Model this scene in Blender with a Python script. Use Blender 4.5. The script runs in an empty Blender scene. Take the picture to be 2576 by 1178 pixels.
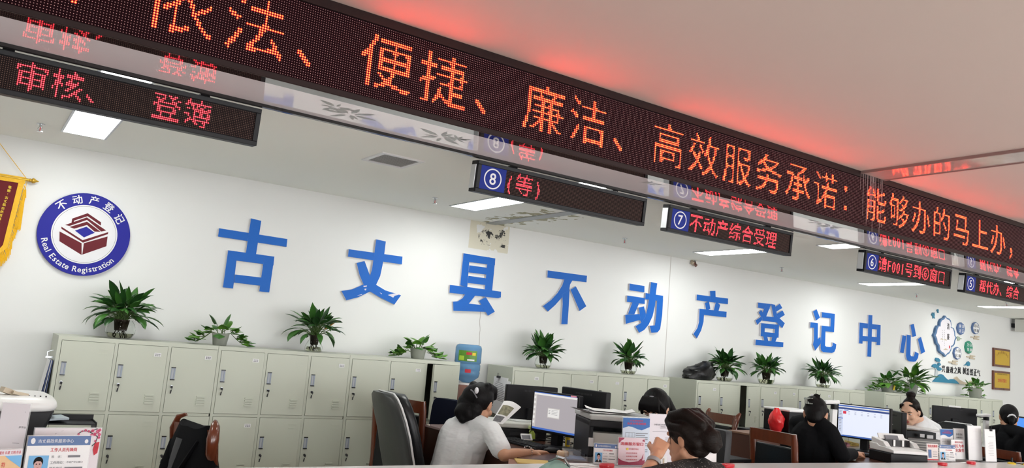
import bpy, math, random
import numpy as np
from mathutils import Vector, Matrix, Euler
sc = bpy.context.scene
COL = sc.collection
PI = math.pi
# ------------------------------------------------------------------ camera
IW, IH, FL = 2576.0, 1178.0, 2021.0
EYE = 1.52                                   # eye height above the office floor
ROT = Matrix(((0.82320111, -0.14579782, -0.54871024),
              (-0.56136336, -0.06446558, -0.82505477),
              (0.08491826, 0.98721182, -0.13491369)))
cam = bpy.data.objects.new('camera', bpy.data.cameras.new('camera'))
COL.objects.link(cam)
cam.data.sensor_width = 36.0
cam.data.lens = 36.0 * FL / IW
cam.data.clip_start = 0.05
cam.matrix_world = Matrix.Translation((0, 0, EYE)) @ ROT.to_4x4()
sc.camera = cam
# ------------------------------------------------------------------ world, exposure
wd = bpy.data.worlds.new('world'); sc.world = wd
wd.use_nodes = True
wd.node_tree.nodes['Background'].inputs[0].default_value = (0.8, 0.85, 0.9, 1)
wd.node_tree.nodes['Background'].inputs[1].default_value = 0.05
sc.view_settings.view_transform = 'Standard'
sc.view_settings.look = 'None'
sc.view_settings.gamma = 1.0
sc.view_settings.use_curve_mapping = False
sc.view_settings.exposure = 0.0
sc.cycles.max_bounces = 10
sc.cycles.diffuse_bounces = 5
sc.cycles.glossy_bounces = 5
sc.cycles.transmission_bounces = 8
sc.cycles.transparent_max_bounces = 12
sc.cycles.caustics_reflective = False
sc.cycles.caustics_refractive = False
sc.cycles.sample_clamp_indirect = 6.0
sc.cycles.use_denoising = True
PANEL = 22.0                                  # ceiling panel brightness (office)
HALLP = 11.0                                   # brightness of the added hall ceiling panels

def P(x, y, d=None, Y=None, Z=None, X=None):
    """pixel of the photograph -> point of the place, at axis distance d or on a plane"""
    v = ROT @ Vector((x - IW / 2, -(y - IH / 2), -FL))
    if d is not None: t = d / FL
    elif Y is not None: t = Y / v.y
    elif X is not None: t = X / v.x
    else: t = (Z - EYE) / v.z
    return Vector((0, 0, EYE)) + v * t

# ------------------------------------------------------------------ mesh helper
class MB:
    def __init__(self):
        self.V = []; self.F = []; self.M = []; self.m = 0
    def add(self, vs, fs, mi=None):
        b = len(self.V); self.V += [tuple(v) for v in vs]
        for i, f in enumerate(fs):
            self.F.append([k + b for k in f]); self.M.append(self.m if mi is None else mi[i])
        return self
    def box(self, c, s, rot=None):
        vs = [Vector((x * s[0] / 2, y * s[1] / 2, z * s[2] / 2)) for x in (-1, 1) for y in (-1, 1) for z in (-1, 1)]
        if rot is not None:
            r = rot if isinstance(rot, Matrix) else Euler(rot).to_matrix()
            vs = [r @ v for v in vs]
        vs = [v + Vector(c) for v in vs]
        return self.add(vs, [(0, 1, 3, 2), (4, 6, 7, 5), (0, 4, 5, 1), (2, 3, 7, 6), (0, 2, 6, 4), (1, 5, 7, 3)])
    def bb(self, a, b):
        a = Vector(a); b = Vector(b); return self.box((a + b) / 2, (abs(b.x - a.x), abs(b.y - a.y), abs(b.z - a.z)))
    def rings(self, rings, closed=True, caps=True):
        n = len(rings[0]); vs = [p for r in rings for p in r]; fs = []
        for i in range(len(rings) - 1):
            for j in range(n if closed else n - 1):
                k = (j + 1) % n
                fs.append((i * n + j, i * n + k, (i + 1) * n + k, (i + 1) * n + j))
        if caps and closed:
            fs.append(tuple(range(n - 1, -1, -1))); fs.append(tuple((len(rings) - 1) * n + j for j in range(n)))
        return self.add(vs, fs)
    def tube(self, pts, r, n=8, flat=1.0):
        pts = [Vector(p) for p in pts]; rs = r if isinstance(r, (list, tuple)) else [r] * len(pts)
        out = []; ref = None
        for i, p in enumerate(pts):
            t = (pts[min(i + 1, len(pts) - 1)] - pts[max(i - 1, 0)]).normalized()
            if ref is None:
                ref = Vector((0, 0, 1)) if abs(t.z) < 0.9 else Vector((1, 0, 0))
            u = (ref - t * ref.dot(t))
            if u.length < 1e-6: u = t.orthogonal()
            u.normalize(); ref = u; w = t.cross(u)
            out.append([p + (u * math.cos(a) * flat + w * math.sin(a)) * rs[i] for a in [2 * PI * k / n for k in range(n)]])
        return self.rings(out)
    def cyl(self, a, b, r, r2=None, n=20):
        return self.tube([a, b], [r, r if r2 is None else r2], n)
    def lathe(self, prof, c=(0, 0, 0), n=28, caps=True):
        c = Vector(c)
        return self.rings([[c + Vector((r * math.cos(2 * PI * k / n), r * math.sin(2 * PI * k / n), z)) for k in range(n)] for r, z in prof], caps=caps)
    def ell(self, c, r, rot=None, nu=14, nv=9):
        c = Vector(c); r = (r, r, r) if not hasattr(r, '__len__') else r
        rm = rot if isinstance(rot, Matrix) else (Euler(rot).to_matrix() if rot is not None else Matrix.Identity(3))
        rg = []
        for i in range(nv + 1):
            a = -PI / 2 + PI * i / nv
            a = max(-PI / 2 + 0.06, min(PI / 2 - 0.06, a))
            rg.append([c + rm @ Vector((r[0] * math.cos(a) * math.cos(2 * PI * k / nu), r[1] * math.cos(a) * math.sin(2 * PI * k / nu), r[2] * math.sin(a))) for k in range(nu)])
        return self.rings(rg)
    def cap(self, a, ra, b, rb, n=14):
        """tapered capsule"""
        a = Vector(a); b = Vector(b)
        d = b - a
        if d.length < 1e-6: return self.ell(a, ra)
        L = d.length; t = d / L; u = t.orthogonal().normalized(); w = t.cross(u); rg = []
        for i in range(6):
            al = -PI / 2 * (1 - i / 5) * 0.96
            rg.append((a + t * ra * math.sin(al), ra * math.cos(al)))
        for i in range(6):
            al = PI / 2 * (i / 5) * 0.96
            rg.append((b + t * rb * math.sin(al), rb * math.cos(al)))
        return self.rings([[p + (u * math.cos(2 * PI * k / n) + w * math.sin(2 * PI * k / n)) * r for k in range(n)] for p, r in rg])
    def prism(self, poly, y0, y1, fr=None):
        """polygon of (x, z) with thickness along y; y0 is the face towards the hall"""
        n = len(poly); vs = [Vector((x, y0, z)) for x, z in poly] + [Vector((x, y1, z)) for x, z in poly]
        if fr is not None: vs = [fr @ v for v in vs]
        ar = sum(poly[i][0] * poly[(i + 1) % n][1] - poly[(i + 1) % n][0] * poly[i][1] for i in range(n))
        f = list(range(n)) if ar > 0 else list(range(n - 1, -1, -1))
        fs = [tuple(f), tuple(k + n for k in reversed(f))]
        for i in range(n):
            a, b = f[i], f[(i + 1) % n]; fs.append((b, a, a + n, b + n))
        return self.add(vs, fs)
    def text(self, s, c, w=None, h=None, xd=(1, 0, 0), zd=(0, 0, 1), off=0.0, thick=0.0, side=None, ext=None):
        """lettering centred at c, fitted to w and / or h; xd, zd the writing and up directions"""
        cjk = any(ord(ch) > 0x2000 for ch in s)
        if cjk and off > 0.004 and not thick:          # bold: the same strokes, set again a hair to each side
            q = off * 0.75; w0 = w; h0 = h; xd = Vector(xd); zd = Vector(zd); nd = xd.cross(zd); e = (h or (w / max(1, len(s)))) * q
            for k, (a, b) in enumerate(((-1, -.5), (1, -.5), (-.4, .6), (.6, .5))):
                self.text(s, Vector(c) + xd * a * e + zd * b * e + nd * 0.00004 * k, w, h, xd, zd, 0.0)
            return self
        vs, fs = glyphs(s, 0.0 if cjk else off, 0.5 if thick else 0)
        x0, x1 = min(v[0] for v in vs), max(v[0] for v in vs); y0, y1 = min(v[1] for v in vs), max(v[1] for v in vs)
        sx = w / (x1 - x0) if w else None; sy = h / (y1 - y0) if h else None
        sx = sx or sy; sy = sy or sx
        xd = Vector(xd); zd = Vector(zd); nd = xd.cross(zd); c = Vector(c); out = []
        for v in vs:
            out.append(c + xd * (v[0] - (x0 + x1) / 2) * sx + zd * (v[1] - (y0 + y1) / 2) * sy + nd * (v[2] * thick))
        mi = None
        if side is not None:
            mi = [self.m if abs(sum(vs[k][2] for k in f) / len(f)) > 0.49 and sum(vs[k][2] for k in f) > 0 else side for f in fs]
        return self.add(out, fs, mi)
    def mesh(self, name):
        me = bpy.data.meshes.new(name); me.from_pydata(self.V, [], self.F)
        me.polygons.foreach_set('material_index', self.M); me.update()
        return me

_g = {}
def glyphs(s, off=0.0, ext=0.0):
    k = (s, off, ext)
    if k not in _g:
        cu = bpy.data.curves.new('t', 'FONT'); cu.body = s; cu.size = 1.0; cu.offset = off; cu.extrude = ext; cu.resolution_u = 3
        o = bpy.data.objects.new('t', cu); COL.objects.link(o)
        me = bpy.data.meshes.new_from_object(o.evaluated_get(bpy.context.evaluated_depsgraph_get()))
        _g[k] = ([tuple(v.co) for v in me.vertices], [tuple(p.vertices) for p in me.polygons])
        bpy.data.objects.remove(o); bpy.data.curves.remove(cu); bpy.data.meshes.remove(me)
    return _g[k]

def dots(ch, n, wcell=None, thr=0.42, off=0.0):
    """which lamps of an n-row LED cell are lit for a character: list of (column, row from the top)"""
    vs, fs = glyphs(ch, off); wc = wcell or n
    S = 4; g = np.zeros((n * S, wc * S), bool)
    if wcell and wcell < n:
        x0 = min(v[0] for v in vs); x1 = max(v[0] for v in vs); sx = (wc - 1.4) / (x1 - x0); ox = -x0 * sx + 0.5
    else:
        sx = n; ox = 0.0
    if wcell and wcell < n:
        xm = (min(v[0] for v in vs) + max(v[0] for v in vs)) / 2; sx = min(sx, n * 0.82); ox = wc / 2 - xm * sx
    for f in fs:
        for q in range(1, len(f) - 1):
            t = [vs[f[0]], vs[f[q]], vs[f[q + 1]]]
            p = [((a[0] * sx + ox) * S, (0.87 - a[1]) * n * S * 0.98) for a in t]
            xa, xb = int(min(a[0] for a in p)) - 1, int(max(a[0] for a in p)) + 2
            ya, yb = int(min(a[1] for a in p)) - 1, int(max(a[1] for a in p)) + 2
            xa = max(xa, 0); ya = max(ya, 0); xb = min(xb, wc * S); yb = min(yb, n * S)
            if xa >= xb or ya >= yb: continue
            gx, gy = np.meshgrid(np.arange(xa, xb) + 0.5, np.arange(ya, yb) + 0.5)
            e = []
            for i in range(3):
                a, b = p[i], p[(i + 1) % 3]
                e.append((b[0] - a[0]) * (gy - a[1]) - (b[1] - a[1]) * (gx - a[0]))
            ins = ((e[0] >= 0) & (e[1] >= 0) & (e[2] >= 0)) | ((e[0] <= 0) & (e[1] <= 0) & (e[2] <= 0))
            g[ya:yb, xa:xb] |= ins
    cov = g.reshape(n, S, wc, S).mean(axis=(1, 3))
    return [(int(c), int(r)) for r, c in zip(*np.where(cov > thr))]

# ------------------------------------------------------------------ objects
def obj(name, mb, mats, parent=None, smooth=None, bevel=0, loc=None, rot=None, subd=0, label=None):
    me = mb if isinstance(mb, bpy.types.Mesh) else mb.mesh(name)
    mats = mats if isinstance(mats, (list, tuple)) else [mats]
    if not me.materials:
        for m in mats: me.materials.append(m)
    o = bpy.data.objects.new(name, me); COL.objects.link(o)
    if parent is not None: o.parent = parent
    if loc is not None: o.location = loc
    if rot is not None: o.rotation_euler = rot
    if smooth:
        for p in me.polygons: p.use_smooth = True
        me.set_sharp_from_angle(angle=math.radians(smooth if smooth > 1 else 45))
    if bevel:
        b = o.modifiers.new('b', 'BEVEL'); b.width = bevel; b.segments = 2; b.limit_method = 'ANGLE'; b.angle_limit = math.radians(40)
    if subd:
        s = o.modifiers.new('s', 'SUBSURF'); s.levels = subd; s.render_levels = subd
    if label: o['label'] = label
    return o
def tag(o, label, cat, group=None):
    o['label'] = label; o['category'] = cat
    if group: o['group'] = group
    return o
def thing(name, label, cat, loc=(0, 0, 0), rz=0.0, group=None):
    o = bpy.data.objects.new(name, None); COL.objects.link(o); o.empty_display_size = 0.05
    o.location = loc; o.rotation_euler = (0, 0, rz)
    return tag(o, label, cat, group)
def struct(name, mb, mats, **k):
    o = obj(name, mb, mats, **k); o['kind'] = 'structure'; return o
def dup(root, label, loc=None, rz=None, group=None):
    r = root.copy(); COL.objects.link(r)
    if loc is not None: r.location = loc
    if rz is not None: r.rotation_euler = (0, 0, rz)
    r['label'] = label
    if group: r['group'] = group
    for ch in list(root.children):
        c = ch.copy(); COL.objects.link(c); c.parent = r
        for g in list(ch.children):
            d = g.copy(); COL.objects.link(d); d.parent = c
    return r

# ------------------------------------------------------------------ materials
def nt(name):
    m = bpy.data.materials.new(name); m.use_nodes = True
    return m, m.node_tree, m.node_tree.nodes['Principled BSDF']
def mat(name, col, rough=0.5, metal=0.0, spec=0.5, emit=None, es=0.0, trans=0.0, alpha=1.0, coat=0.0, noise=0.06, nscale=12.0, bump=0.0, bscale=60.0, ior=1.45, sss=0.0, stretch=None, sheen=0.0, bdist=0.004):
    m, t, b = nt(name); N = t.nodes; L = t.links
    b.inputs['Base Color'].default_value = (*col, 1)
    b.inputs['Roughness'].default_value = rough; b.inputs['Metallic'].default_value = metal
    b.inputs['Specular IOR Level'].default_value = spec; b.inputs['IOR'].default_value = ior
    b.inputs['Transmission Weight'].default_value = trans; b.inputs['Alpha'].default_value = alpha
    b.inputs['Coat Weight'].default_value = coat; b.inputs['Coat Roughness'].default_value = 0.05
    if sheen: b.inputs['Sheen Weight'].default_value = sheen
    if sss:
        b.inputs['Subsurface Weight'].default_value = sss; b.inputs['Subsurface Radius'].default_value = (0.02, 0.008, 0.004)
    if emit:
        b.inputs['Emission Color'].default_value = (*emit, 1); b.inputs['Emission Strength'].default_value = es
    if noise or bump:
        tc = N.new('ShaderNodeTexCoord'); mp = N.new('ShaderNodeMapping'); L.new(tc.outputs['Object'], mp.inputs[0])
        if stretch: mp.inputs['Scale'].default_value = stretch
    if noise:
        n = N.new('ShaderNodeTexNoise'); n.inputs['Scale'].default_value = nscale; n.inputs['Detail'].default_value = 4
        L.new(mp.outputs[0], n.inputs['Vector'])
        r = N.new('ShaderNodeMapRange'); r.inputs['To Min'].default_value = 1 - noise; r.inputs['To Max'].default_value = 1 + noise
        L.new(n.outputs['Fac'], r.inputs['Value'])
        x = N.new('ShaderNodeMix'); x.data_type = 'RGBA'; x.blend_type = 'MULTIPLY'; x.inputs[0].default_value = 1
        x.inputs[6].default_value = (*col, 1); L.new(r.outputs[0], x.inputs[7]); L.new(x.outputs[2], b.inputs['Base Color'])
    if bump:
        n2 = N.new('ShaderNodeTexNoise'); n2.inputs['Scale'].default_value = bscale; n2.inputs['Detail'].default_value = 3
        L.new(mp.outputs[0], n2.inputs['Vector'])
        bp = N.new('ShaderNodeBump'); bp.inputs['Strength'].default_value = bump; bp.inputs['Distance'].default_value = bdist
        L.new(n2.outputs['Fac'], bp.inputs['Height']); L.new(bp.outputs[0], b.inputs['Normal'])
    return m
def mth(t, op, a, b=None):
    n = t.nodes.new('ShaderNodeMath'); n.operation = op
    for i, v in enumerate((a, b)):
        if v is None: continue
        if isinstance(v, (int, float)): n.inputs[i].default_value = v
        else: t.links.new(v, n.inputs[i])
    return n.outputs[0]
def led_mat(name, pitch, base, dot, rad, rough=0.6):
    m, t, b = nt(name)
    tc = t.nodes.new('ShaderNodeTexCoord'); sx = t.nodes.new('ShaderNodeSeparateXYZ'); t.links.new(tc.outputs['Object'], sx.inputs[0])
    d = None
    for ax in ('X', 'Z'):
        f = mth(t, 'SUBTRACT', mth(t, 'FRACT', mth(t, 'DIVIDE', sx.outputs[ax], pitch)), 0.5)
        q = mth(t, 'MULTIPLY', f, f); d = q if d is None else mth(t, 'ADD', d, q)
    k = mth(t, 'LESS_THAN', d, rad * rad)
    x = t.nodes.new('ShaderNodeMix'); x.data_type = 'RGBA'; x.inputs[6].default_value = (*base, 1); x.inputs[7].default_value = (*dot, 1)
    t.links.new(k, x.inputs[0]); t.links.new(x.outputs[2], b.inputs['Base Color']); b.inputs['Roughness'].default_value = rough; b.inputs['Specular IOR Level'].default_value = 0.1
    return m
def emis(name, col, s, sample=True):
    m, t, b = nt(name)
    b.inputs['Base Color'].default_value = (0.05, 0.05, 0.05, 1)
    b.inputs['Emission Color'].default_value = (*col, 1); b.inputs['Emission Strength'].default_value = s
    if not sample: m.cycles.emission_sampling = 'NONE'
    return m
M = {}
M['lamp'] = emis('panel_light', (0.97, 1.0, 0.955), PANEL)
M['lamph'] = emis('added_hall_light', (1.0, 0.93, 0.86), HALLP)
M['steel'] = mat('locker_paint', (0.53, 0.555, 0.47), 0.38, noise=0.03, nscale=3)
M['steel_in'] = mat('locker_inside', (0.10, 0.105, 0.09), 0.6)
M['chrome'] = mat('chrome', (0.55, 0.57, 0.6), 0.22, 1.0, noise=0.02)
M['silver'] = mat('silver_handle', (0.42, 0.44, 0.48), 0.5)
M['grey'] = mat('grey_handle', (0.30, 0.34, 0.41), 0.5, 0.2)
M['black'] = mat('black_plastic', (0.008, 0.008, 0.010), 0.45, spec=0.3)
M['blackg'] = mat('black_gloss', (0.012, 0.011, 0.012), 0.12)
M['dark'] = mat('dark_plastic', (0.018, 0.018, 0.021), 0.5, spec=0.35)
M['white'] = mat('white_plastic', (0.8, 0.8, 0.8), 0.35, noise=0.03)
M['offwhite'] = mat('offwhite_plastic', (0.66, 0.66, 0.62), 0.4, noise=0.03)
M['paper'] = mat('paper', (0.83, 0.83, 0.84), 0.8, noise=0.02)
M['lilac'] = mat('lilac_paper', (0.72, 0.69, 0.74), 0.7, noise=0.02)
M['ink'] = mat('ink', (0.03, 0.03, 0.035), 0.7)
M['greyink'] = mat('grey_ink', (0.2, 0.2, 0.22), 0.7)
M['redink'] = mat('red_ink', (0.55, 0.03, 0.05), 0.6)
M['blueink'] = mat('blue_ink', (0.035, 0.14, 0.42), 0.6)
M['slateink'] = mat('slate_blue_ink', (0.11, 0.18, 0.36), 0.6)
M['gold'] = mat('gold', (0.62, 0.38, 0.05), 0.35, 0.6)
M['yellow'] = mat('yellow', (0.8, 0.58, 0.03), 0.5)
M['goldcloth'] = mat('gold_fringe', (0.8, 0.45, 0.015), 0.6, bump=0.5, bscale=90)
M['velvet'] = mat('maroon_velvet', (0.13, 0.008, 0.012), 0.9, sheen=0.3)
M['wood'] = mat('red_brown_wood', (0.13, 0.032, 0.013), 0.22, noise=0.25, nscale=9, stretch=(6, 6, 1), coat=0.4)
M['woodd'] = mat('desk_wood', (0.085, 0.032, 0.02), 0.3, noise=0.2, nscale=8, stretch=(1, 8, 8), coat=0.3)
M['leather'] = mat('black_leather', (0.008, 0.009, 0.011), 0.32, spec=0.4, bump=0.15, bscale=120)
M['greyleather'] = mat('grey_leather_back', (0.05, 0.053, 0.052), 0.35, bump=0.12, bscale=40)
M['piping'] = mat('white_piping', (0.75, 0.75, 0.76), 0.4)
M['cloth'] = mat('black_cloth', (0.006, 0.0062, 0.0075), 0.9, spec=0.12, bump=0.2, bscale=60)
M['navy'] = mat('navy_cloth', (0.007, 0.009, 0.022), 0.9, spec=0.12, bump=0.2, bscale=200)
M['whitecloth'] = mat('white_shirt', (0.74, 0.75, 0.765), 0.85, bump=1.0, bscale=5.5, noise=0.03, stretch=(1.0, 1.0, 2.0), bdist=0.022)
M['hair'] = mat('black_hair', (0.005, 0.0045, 0.005), 0.5, spec=0.16, bump=0.5, bscale=150, stretch=(1.0, 1.0, 0.10), noise=0.3)
M['hairb'] = mat('brown_black_hair', (0.009, 0.006, 0.005), 0.5, spec=0.16, bump=0.5, bscale=150, stretch=(0.10, 1.0, 1.0), noise=0.4)
M['skin'] = mat('skin', (0.56, 0.30, 0.19), 0.5, noise=0.06, nscale=6, sss=0.12)
M['skinl'] = mat('fair_skin', (0.66, 0.40, 0.28), 0.5, noise=0.06, nscale=6, sss=0.12)
M['lip'] = mat('lip', (0.45, 0.14, 0.12), 0.4)
M['leaf'] = mat('dark_leaf', (0.022, 0.080, 0.018), 0.35, noise=0.45, nscale=7)
M['leaf2'] = mat('mid_leaf', (0.045, 0.15, 0.025), 0.35, noise=0.45, nscale=7)
M['leaf3'] = mat('fresh_leaf', (0.10, 0.26, 0.03), 0.35, noise=0.3, nscale=7)
M['stem'] = mat('stem', (0.07, 0.13, 0.03), 0.5)
M['root'] = mat('roots', (0.05, 0.035, 0.02), 0.8)
M['glass'] = mat('glass', (0.97, 0.99, 0.97), 0.02, trans=1.0, ior=1.2, noise=0)
M['acrylic'] = mat('acrylic', (0.93, 0.95, 0.97), 0.04, trans=0.0, alpha=0.22, noise=0)
M['water'] = mat('plant_water', (0.75, 0.75, 0.55), 0.05, trans=0.9, ior=1.2, noise=0)
M['bottle'] = mat('blue_bottle', (0.2, 0.42, 0.7), 0.1, trans=0.55, ior=1.2, noise=0)
M['blue'] = mat('letter_blue', (0.008, 0.125, 0.52), 0.45, spec=0.25, noise=0.04, nscale=2)
M['edge'] = mat('letter_edge', (0.68, 0.66, 0.74), 0.5)
M['royal'] = mat('royal_blue', (0.014, 0.015, 0.27), 0.5, spec=0.25, noise=0.03)
M['maroon'] = mat('maroon_ink', (0.13, 0.014, 0.022), 0.6, spec=0.25)
M['plateblue'] = mat('sign_blue', (0.008, 0.022, 0.22), 0.5, spec=0.2)
M['signwhite'] = mat('sign_white', (0.72, 0.72, 0.75), 0.5)
M['teal'] = mat('teal', (0.03, 0.20, 0.33), 0.5, noise=0.1, nscale=20)
M['sand'] = mat('sand', (0.55, 0.47, 0.36), 0.6, noise=0.1, nscale=20)
M['green'] = mat('sea_green', (0.03, 0.27, 0.17), 0.5)
M['bluegrey'] = mat('blue_grey', (0.08, 0.17, 0.33), 0.5)
M['redplastic'] = mat('red_plastic', (0.6, 0.015, 0.03), 0.3)
M['aluminium'] = mat('aluminium', (0.62, 0.64, 0.66), 0.35, 0.5)
# ================================================================== the room
XL, XR = -4.2, 13.6
YB, CZ, HZ = 5.77, EYE + 1.0, EYE + 1.334       # back wall, office ceiling, hall ceiling
SOF = EYE + 0.945                              # underside of the LED beam
YF, YS, YR = 3.09, 3.155, 3.475                # LED face, start of white soffit, its rear edge

def wall_material():
    m, t, b = nt('white_wall_paint'); N = t.nodes; L = t.links
    b.inputs['Roughness'].default_value = 0.75
    tc = N.new('ShaderNodeTexCoord'); sx = N.new('ShaderNodeSeparateXYZ'); L.new(tc.outputs['Object'], sx.inputs[0])
    n = N.new('ShaderNodeTexNoise'); n.inputs['Scale'].default_value = 1.4; n.inputs['Detail'].default_value = 5; L.new(tc.outputs['Object'], n.inputs['Vector'])
    r = N.new('ShaderNodeValToRGB'); r.color_ramp.elements[0].color = (0.74, 0.75, 0.745, 1); r.color_ramp.elements[1].color = (0.79, 0.795, 0.79, 1)
    L.new(n.outputs['Fac'], r.inputs[0])
    # mould patch: damp yellowed plaster with black spots, under the ceiling
    def band(ax, a, e):
        return mth(t, 'MULTIPLY', mth(t, 'GREATER_THAN', sx.outputs[ax], a), mth(t, 'LESS_THAN', sx.outputs[ax], e))
    n0 = N.new('ShaderNodeTexNoise'); n0.inputs['Scale'].default_value = 9; n0.inputs['Detail'].default_value = 6; L.new(tc.outputs['Object'], n0.inputs['Vector'])
    box = mth(t, 'MULTIPLY', band('X', 3.41, 3.81), band('Z', EYE + 0.765, EYE + 1.0))
    damp = mth(t, 'MULTIPLY', box, mth(t, 'GREATER_THAN', n0.outputs['Fac'], 0.40))
    core = mth(t, 'MULTIPLY', band('X', 3.5, 3.78), band('Z', EYE + 0.81, EYE + 0.985))
    n1 = N.new('ShaderNodeTexNoise'); n1.inputs['Scale'].default_value = 13; n1.inputs['Detail'].default_value = 8; n1.inputs['Roughness'].default_value = 0.7; L.new(tc.outputs['Object'], n1.inputs['Vector'])
    spots = mth(t, 'MULTIPLY', core, mth(t, 'GREATER_THAN', n1.outputs['Fac'], 0.555))
    # hairline cracks
    n2 = N.new('ShaderNodeTexNoise'); n2.inputs['Scale'].default_value = 6; L.new(tc.outputs['Object'], n2.inputs['Vector'])
    wob = mth(t, 'MULTIPLY', mth(t, 'SUBTRACT', n2.outputs['Fac'], 0.5), 0.05)
    xx = mth(t, 'ADD', sx.outputs['X'], wob)
    c1 = mth(t, 'MULTIPLY', mth(t, 'LESS_THAN', mth(t, 'ABSOLUTE', mth(t, 'SUBTRACT', xx, 3.60)), 0.003), band('Z', EYE - 0.2, EYE + 0.62))
    c2 = mth(t, 'MULTIPLY', mth(t, 'LESS_THAN', mth(t, 'ABSOLUTE', mth(t, 'SUBTRACT', sx.outputs['X'], 5.77)), 0.004), band('Z', EYE - 0.6, EYE + 1.0))
    cur = r.outputs[0]
    for fac, col in ((damp, (0.66, 0.63, 0.52)), (mth(t, 'MAXIMUM', c1, c2), (0.42, 0.40, 0.38)), (spots, (0.03, 0.03, 0.03))):
        x = N.new('ShaderNodeMix'); x.data_type = 'RGBA'; x.inputs[7].default_value = (*col, 1)
        L.new(fac, x.inputs[0]); L.new(cur, x.inputs[6]); cur = x.outputs[2]
    L.new(cur, b.inputs['Base Color'])
    return m
def ceil_material():
    m, t, b = nt('office_ceiling_paint'); N = t.nodes; L = t.links
    b.inputs['Roughness'].default_value = 0.85
    tc = N.new('ShaderNodeTexCoord'); sx = N.new('ShaderNodeSeparateXYZ'); L.new(tc.outputs['Object'], sx.inputs[0])
    n = N.new('ShaderNodeTexNoise'); n.inputs['Scale'].default_value = 10; n.inputs['Detail'].default_value = 7; L.new(tc.outputs['Object'], n.inputs['Vector'])
    # peeling water stain on both sides of the grey joint strip
    dx = mth(t, 'ABSOLUTE', mth(t, 'SUBTRACT', sx.outputs['X'], 3.62))
    near = mth(t, 'MULTIPLY', mth(t, 'LESS_THAN', dx, 0.22), mth(t, 'GREATER_THAN', sx.outputs['Y'], 4.75))
    edge = mth(t, 'GREATER_THAN', mth(t, 'SUBTRACT', n.outputs['Fac'], mth(t, 'MULTIPLY', dx, 0.9)), 0.42)
    st = mth(t, 'MULTIPLY', near, edge)
    x = N.new('ShaderNodeMix'); x.data_type = 'RGBA'; x.inputs[6].default_value = (0.92, 0.925, 0.88, 1); x.inputs[7].default_value = (0.40, 0.38, 0.26, 1)
    L.new(st, x.inputs[0]); L.new(x.outputs[2], b.inputs['Base Color'])
    return m
M['wall'] = wall_material()
M['ceil'] = ceil_material()
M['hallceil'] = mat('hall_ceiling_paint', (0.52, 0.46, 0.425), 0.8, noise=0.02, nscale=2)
M['floor'] = mat('grey_floor_tile', (0.86, 0.85, 0.82), 0.3)
M['gloss'] = mat('white_gloss_panel', (0.86, 0.80, 0.84), 0.05, spec=0.8, ior=1.6, coat=0.0, noise=0.02)
M['darkgloss'] = mat('dark_gloss_panel', (0.02, 0.010, 0.010), 0.03, spec=0.6, ior=1.6, coat=0.5, noise=0)
M['frame'] = mat('dark_brown_frame', (0.016, 0.007, 0.007), 0.4, spec=0.3, noise=0.1)
M['jointgrey'] = mat('grey_joint_strip', (0.40, 0.42, 0.43), 0.5)

struct('floor', MB().bb((XL, -5.5, -0.1), (XR, YB + 0.1, 0)), M['floor'])
struct('wall_back', MB().bb((XL, YB, 0), (XR, YB + 0.1, HZ)), M['wall'])
struct('wall_left', MB().bb((XL - 0.1, -5.5, 0), (XL, YB + 0.1, HZ)), M['wall'])
struct('wall_right', MB().bb((XR, -5.5, 0), (XR + 0.1, YB + 0.1, HZ)), M['wall'])
fw = MB(); WX = [(-0.9, 2.7), (3.6, 7.2), (8.1, 11.7)]; fw.bb((XL, -5.6, 0), (XR, -5.5, 0.6)); fw.bb((XL, -5.6, 2.6), (XR, -5.5, HZ))
for a, b in ((XL, -0.9), (2.7, 3.6), (7.2, 8.1), (11.7, XR)): fw.bb((a, -5.6, 0.6), (b, -5.5, 2.6))
struct('wall_front', fw, M['wall'])
# unseen windows with area lights, added behind the photographer to brighten walls and ceilings
for i, (a, b) in enumerate(WX):
    m = MB()
    for x in (a, (a + b) / 2 - .03, b - .06): m.bb((x, -5.58, .6), (x + .06, -5.52, 2.6))
    m.bb((a, -5.58, .6), (b, -5.52, .66)); m.bb((a, -5.58, 2.54), (b, -5.52, 2.6))
    struct('added_window_%d' % (i + 1), m, M['aluminium'])
    l = bpy.data.lights.new('fill_light', 'AREA'); l.shape = 'RECTANGLE'; l.size = b - a; l.size_y = 2.0; l.energy = (195, 180, 290)[i]; l.color = (0.97, 0.99, 1.0)
    lo = bpy.data.objects.new('fill_light', l); COL.objects.link(lo); lo.location = ((a + b) / 2, -5.7, 1.6); lo.rotation_euler = (math.radians(90), 0, 0)
struct('ceiling', MB().bb((XL, YR + 0.02, CZ), (XR, YB + 0.1, CZ + 0.1)), M['ceil'])
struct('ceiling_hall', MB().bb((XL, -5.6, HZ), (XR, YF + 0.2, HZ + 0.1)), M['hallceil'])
# bulkhead above the counter: glossy white underside, dark rear lip
struct('trim_1', MB().bb((XL, YS, SOF), (XR, YR, SOF + 0.05)), M['gloss'])
lp = MB(); rnd = random.Random(12)            # grey printed lotus pattern on the glossy underside
for px, py, sz in ((880, 288, .13), (845, 270, .10), (1110, 345, .14), (1150, 350, .08), (1640, 462, .06), (2065, 560, .11), (2090, 570, .10)):
    c = P(px, py, Z=SOF)
    for k in range(9):
        a = k * .7 + rnd.uniform(-.3, .3); L = sz * rnd.uniform(.5, 1.0); d = Vector((math.cos(a), math.sin(a) * .8, 0)); n_ = Vector((-d.y, d.x, 0)); o_ = c + d * L * .2
        q_ = [o_, o_ + d * L * .3 + n_ * L * .12, o_ + d * L * .7 + n_ * L * .10, o_ + d * L, o_ + d * L * .7 - n_ * L * .10, o_ + d * L * .3 - n_ * L * .12]
        lp.add([(min(v.x, XR), min(max(v.y, YS + .004), YR - .004), SOF - .0006 - .00003 * k) for v in reversed(q_)], [tuple(range(6))])
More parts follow.
